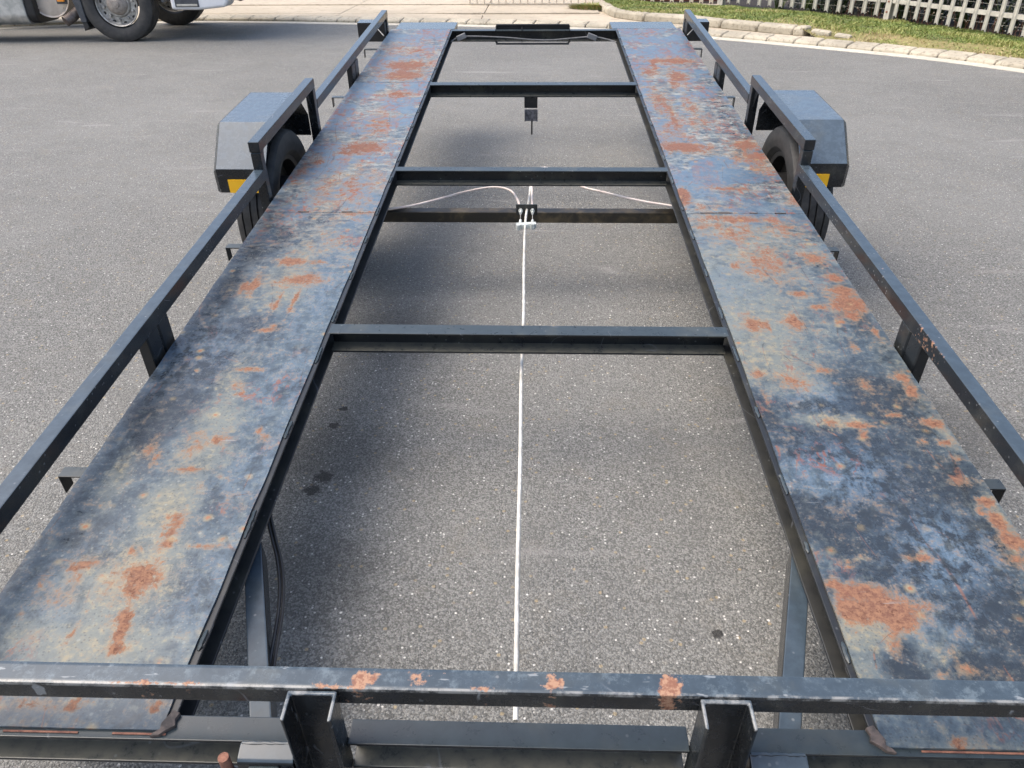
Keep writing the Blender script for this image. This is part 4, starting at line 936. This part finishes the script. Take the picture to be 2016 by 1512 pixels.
# silencer seen end on
bm = bmesh.new(); lathe(bm, [(-.05, .0), (-.052, .20), (-.045, .245), (-.055, .262), (-.03, .268), (.0, .262), (.55, .262), (.56, 0)], 48)
bmesh.ops.rotate(bm, verts=bm.verts, matrix=Matrix.Rotation(R(90), 3, 'Z'), cent=(0,0,0))
sl = obj('silencer', bm, DUSTMET, TK, smooth=True); sl.location = (-.86, .16, .545)
obj('drain_boss', TB([(-.02, -.05, .02), (-.02, -.075, .02)], .04, 14), DUSTMET, sl, smooth=True)
for a in (225, 315): obj('rivet', TB([(.21*math.cos(R(a)), -.05, .21*math.sin(R(a))), (.21*math.cos(R(a)), -.062, .21*math.sin(R(a)))], .013, 8), DUSTMET, sl)
bm = bmesh.new(); tube(bm, spline([(-.46,.30,.46),(-.52,.18,.38),(-.60,.05,.29),(-.66,-.02,.25)], 5), .062, 20, cap=False); tube(bm, spline([(-.66,-.02,.25),(-.60,.05,.29),(-.52,.18,.38)], 5), .056, 20, cap=True)
obj('exhaust_pipe', bm, m_simple('exhaust_steel', (.10,.08,.07), (.18,.15,.13), 18, .5, metal=.4), TK, smooth=True)
obj('marker_lamp', BX(-.70, -.612, -.012, .02, .475, .60), ORANGE, TK, bevel=.006); obj('lamp_bracket', BX(-.725, -.60, .021, .05, .445, .62), DGREY, TK, bevel=.006)
bm = bmesh.new(); prism(bm, [(-.60,.95),(-.44,.95),(-.40,.235),(-.47,.232)], lambda u, v, w: (u, w, v), .0, .30); obj('wheel_arch_panel', bm, DGREY, TK, bevel=.01)
bm = bmesh.new(); prism(bm, [(-.462,.2315),(-.405,.2315),(-.395,.175),(-.455,.135)], lambda u, v, w: (u, w, v), .01, .30); obj('mud_flap', bm, RUBBER, TK)
arch = [(.0+.56*math.cos(R(a)), .46+.56*math.sin(R(a))) for a in range(0, 181, 12)]
bm = bmesh.new(); prism(bm, arch+[(x*.94, .46+(z-.46)*.94) for x, z in arch[::-1]], lambda u, v, w: (u+.07, w, v), .02, .42); obj('wheel_arch', bm, DGREY, TK)
# bumper and cab (the cab rises out of the picture)
bm = bmesh.new(); prism(bm, [(.72,.372),(.72,.93),(1.36,.93),(1.44,.85),(1.45,.46),(1.40,.400),(1.05,.368)], lambda u, v, w: (u, w, v), -.03, .30)
bp = obj('bumper', bm, WHITE, TK, bevel=.035, seg=3)
obj('step_slot', BX(.78, 1.08, -.036, -.0305, .405, .53), DGREY, bp, bevel=.01)
obj('step_tread', BX(.80, 1.06, -.042, -.0365, .415, .44), GALV, bp, bevel=.003)
bm = bmesh.new(); prism(bm, [(1.455,.50),(1.60,.46),(1.63,.50),(1.63,.60),(1.46,.62)], lambda u, v, w: (u, w, v), .02, .16); obj('spoiler_edge', bm, BLACK, bp, bevel=.015)
obj('front_bumper', BX(1.38, 1.60, .17, 2.10, .46, .92), WHITE, TK, bevel=.05, seg=3)
cb = obj('cab', BX(-.58, 1.50, .02, 2.15, 1.02, 2.9), WHITE, TK, bevel=.08, seg=3)
obj('side_window', BX(.30, 1.20, .012, .0195, 1.75, 2.45), BLACK, cb, bevel=.002); obj('windscreen', BX(1.501, 1.506, .25, 1.95, 1.7, 2.6), BLACK, cb)
obj('chassis_rail', BX(-3.4, 1.3, .72, .80, .62, .86), BLACK, TK, bevel=.008); obj('chassis_rail', BX(-3.4, 1.3, 1.36, 1.44, .62, .86), BLACK, TK, bevel=.008)
obj('engine_sump', BX(-.45, .60, .84, 1.32, .42, .98), BLACK, TK, bevel=.05)
obj('front_axle', BX(.0, .14, .3, 1.75, .38, .48), BLACK, TK, bevel=.01)
obj('fuel_tank', PR(rrect(1.50, 2.10, .26, .86, .13), alongX, -3.05, -1.13), ALU, TK, bevel=.02, seg=2)
# everything that carries a black paint without painted rust still needs the mask
for me in bpy.data.meshes:
    if me.materials and me.materials[0] in (RAILF, RAIL, FRAME, INNER, FENDM) and 'rust' not in me.attributes:
        me.attributes.new('rust', 'FLOAT', 'POINT')
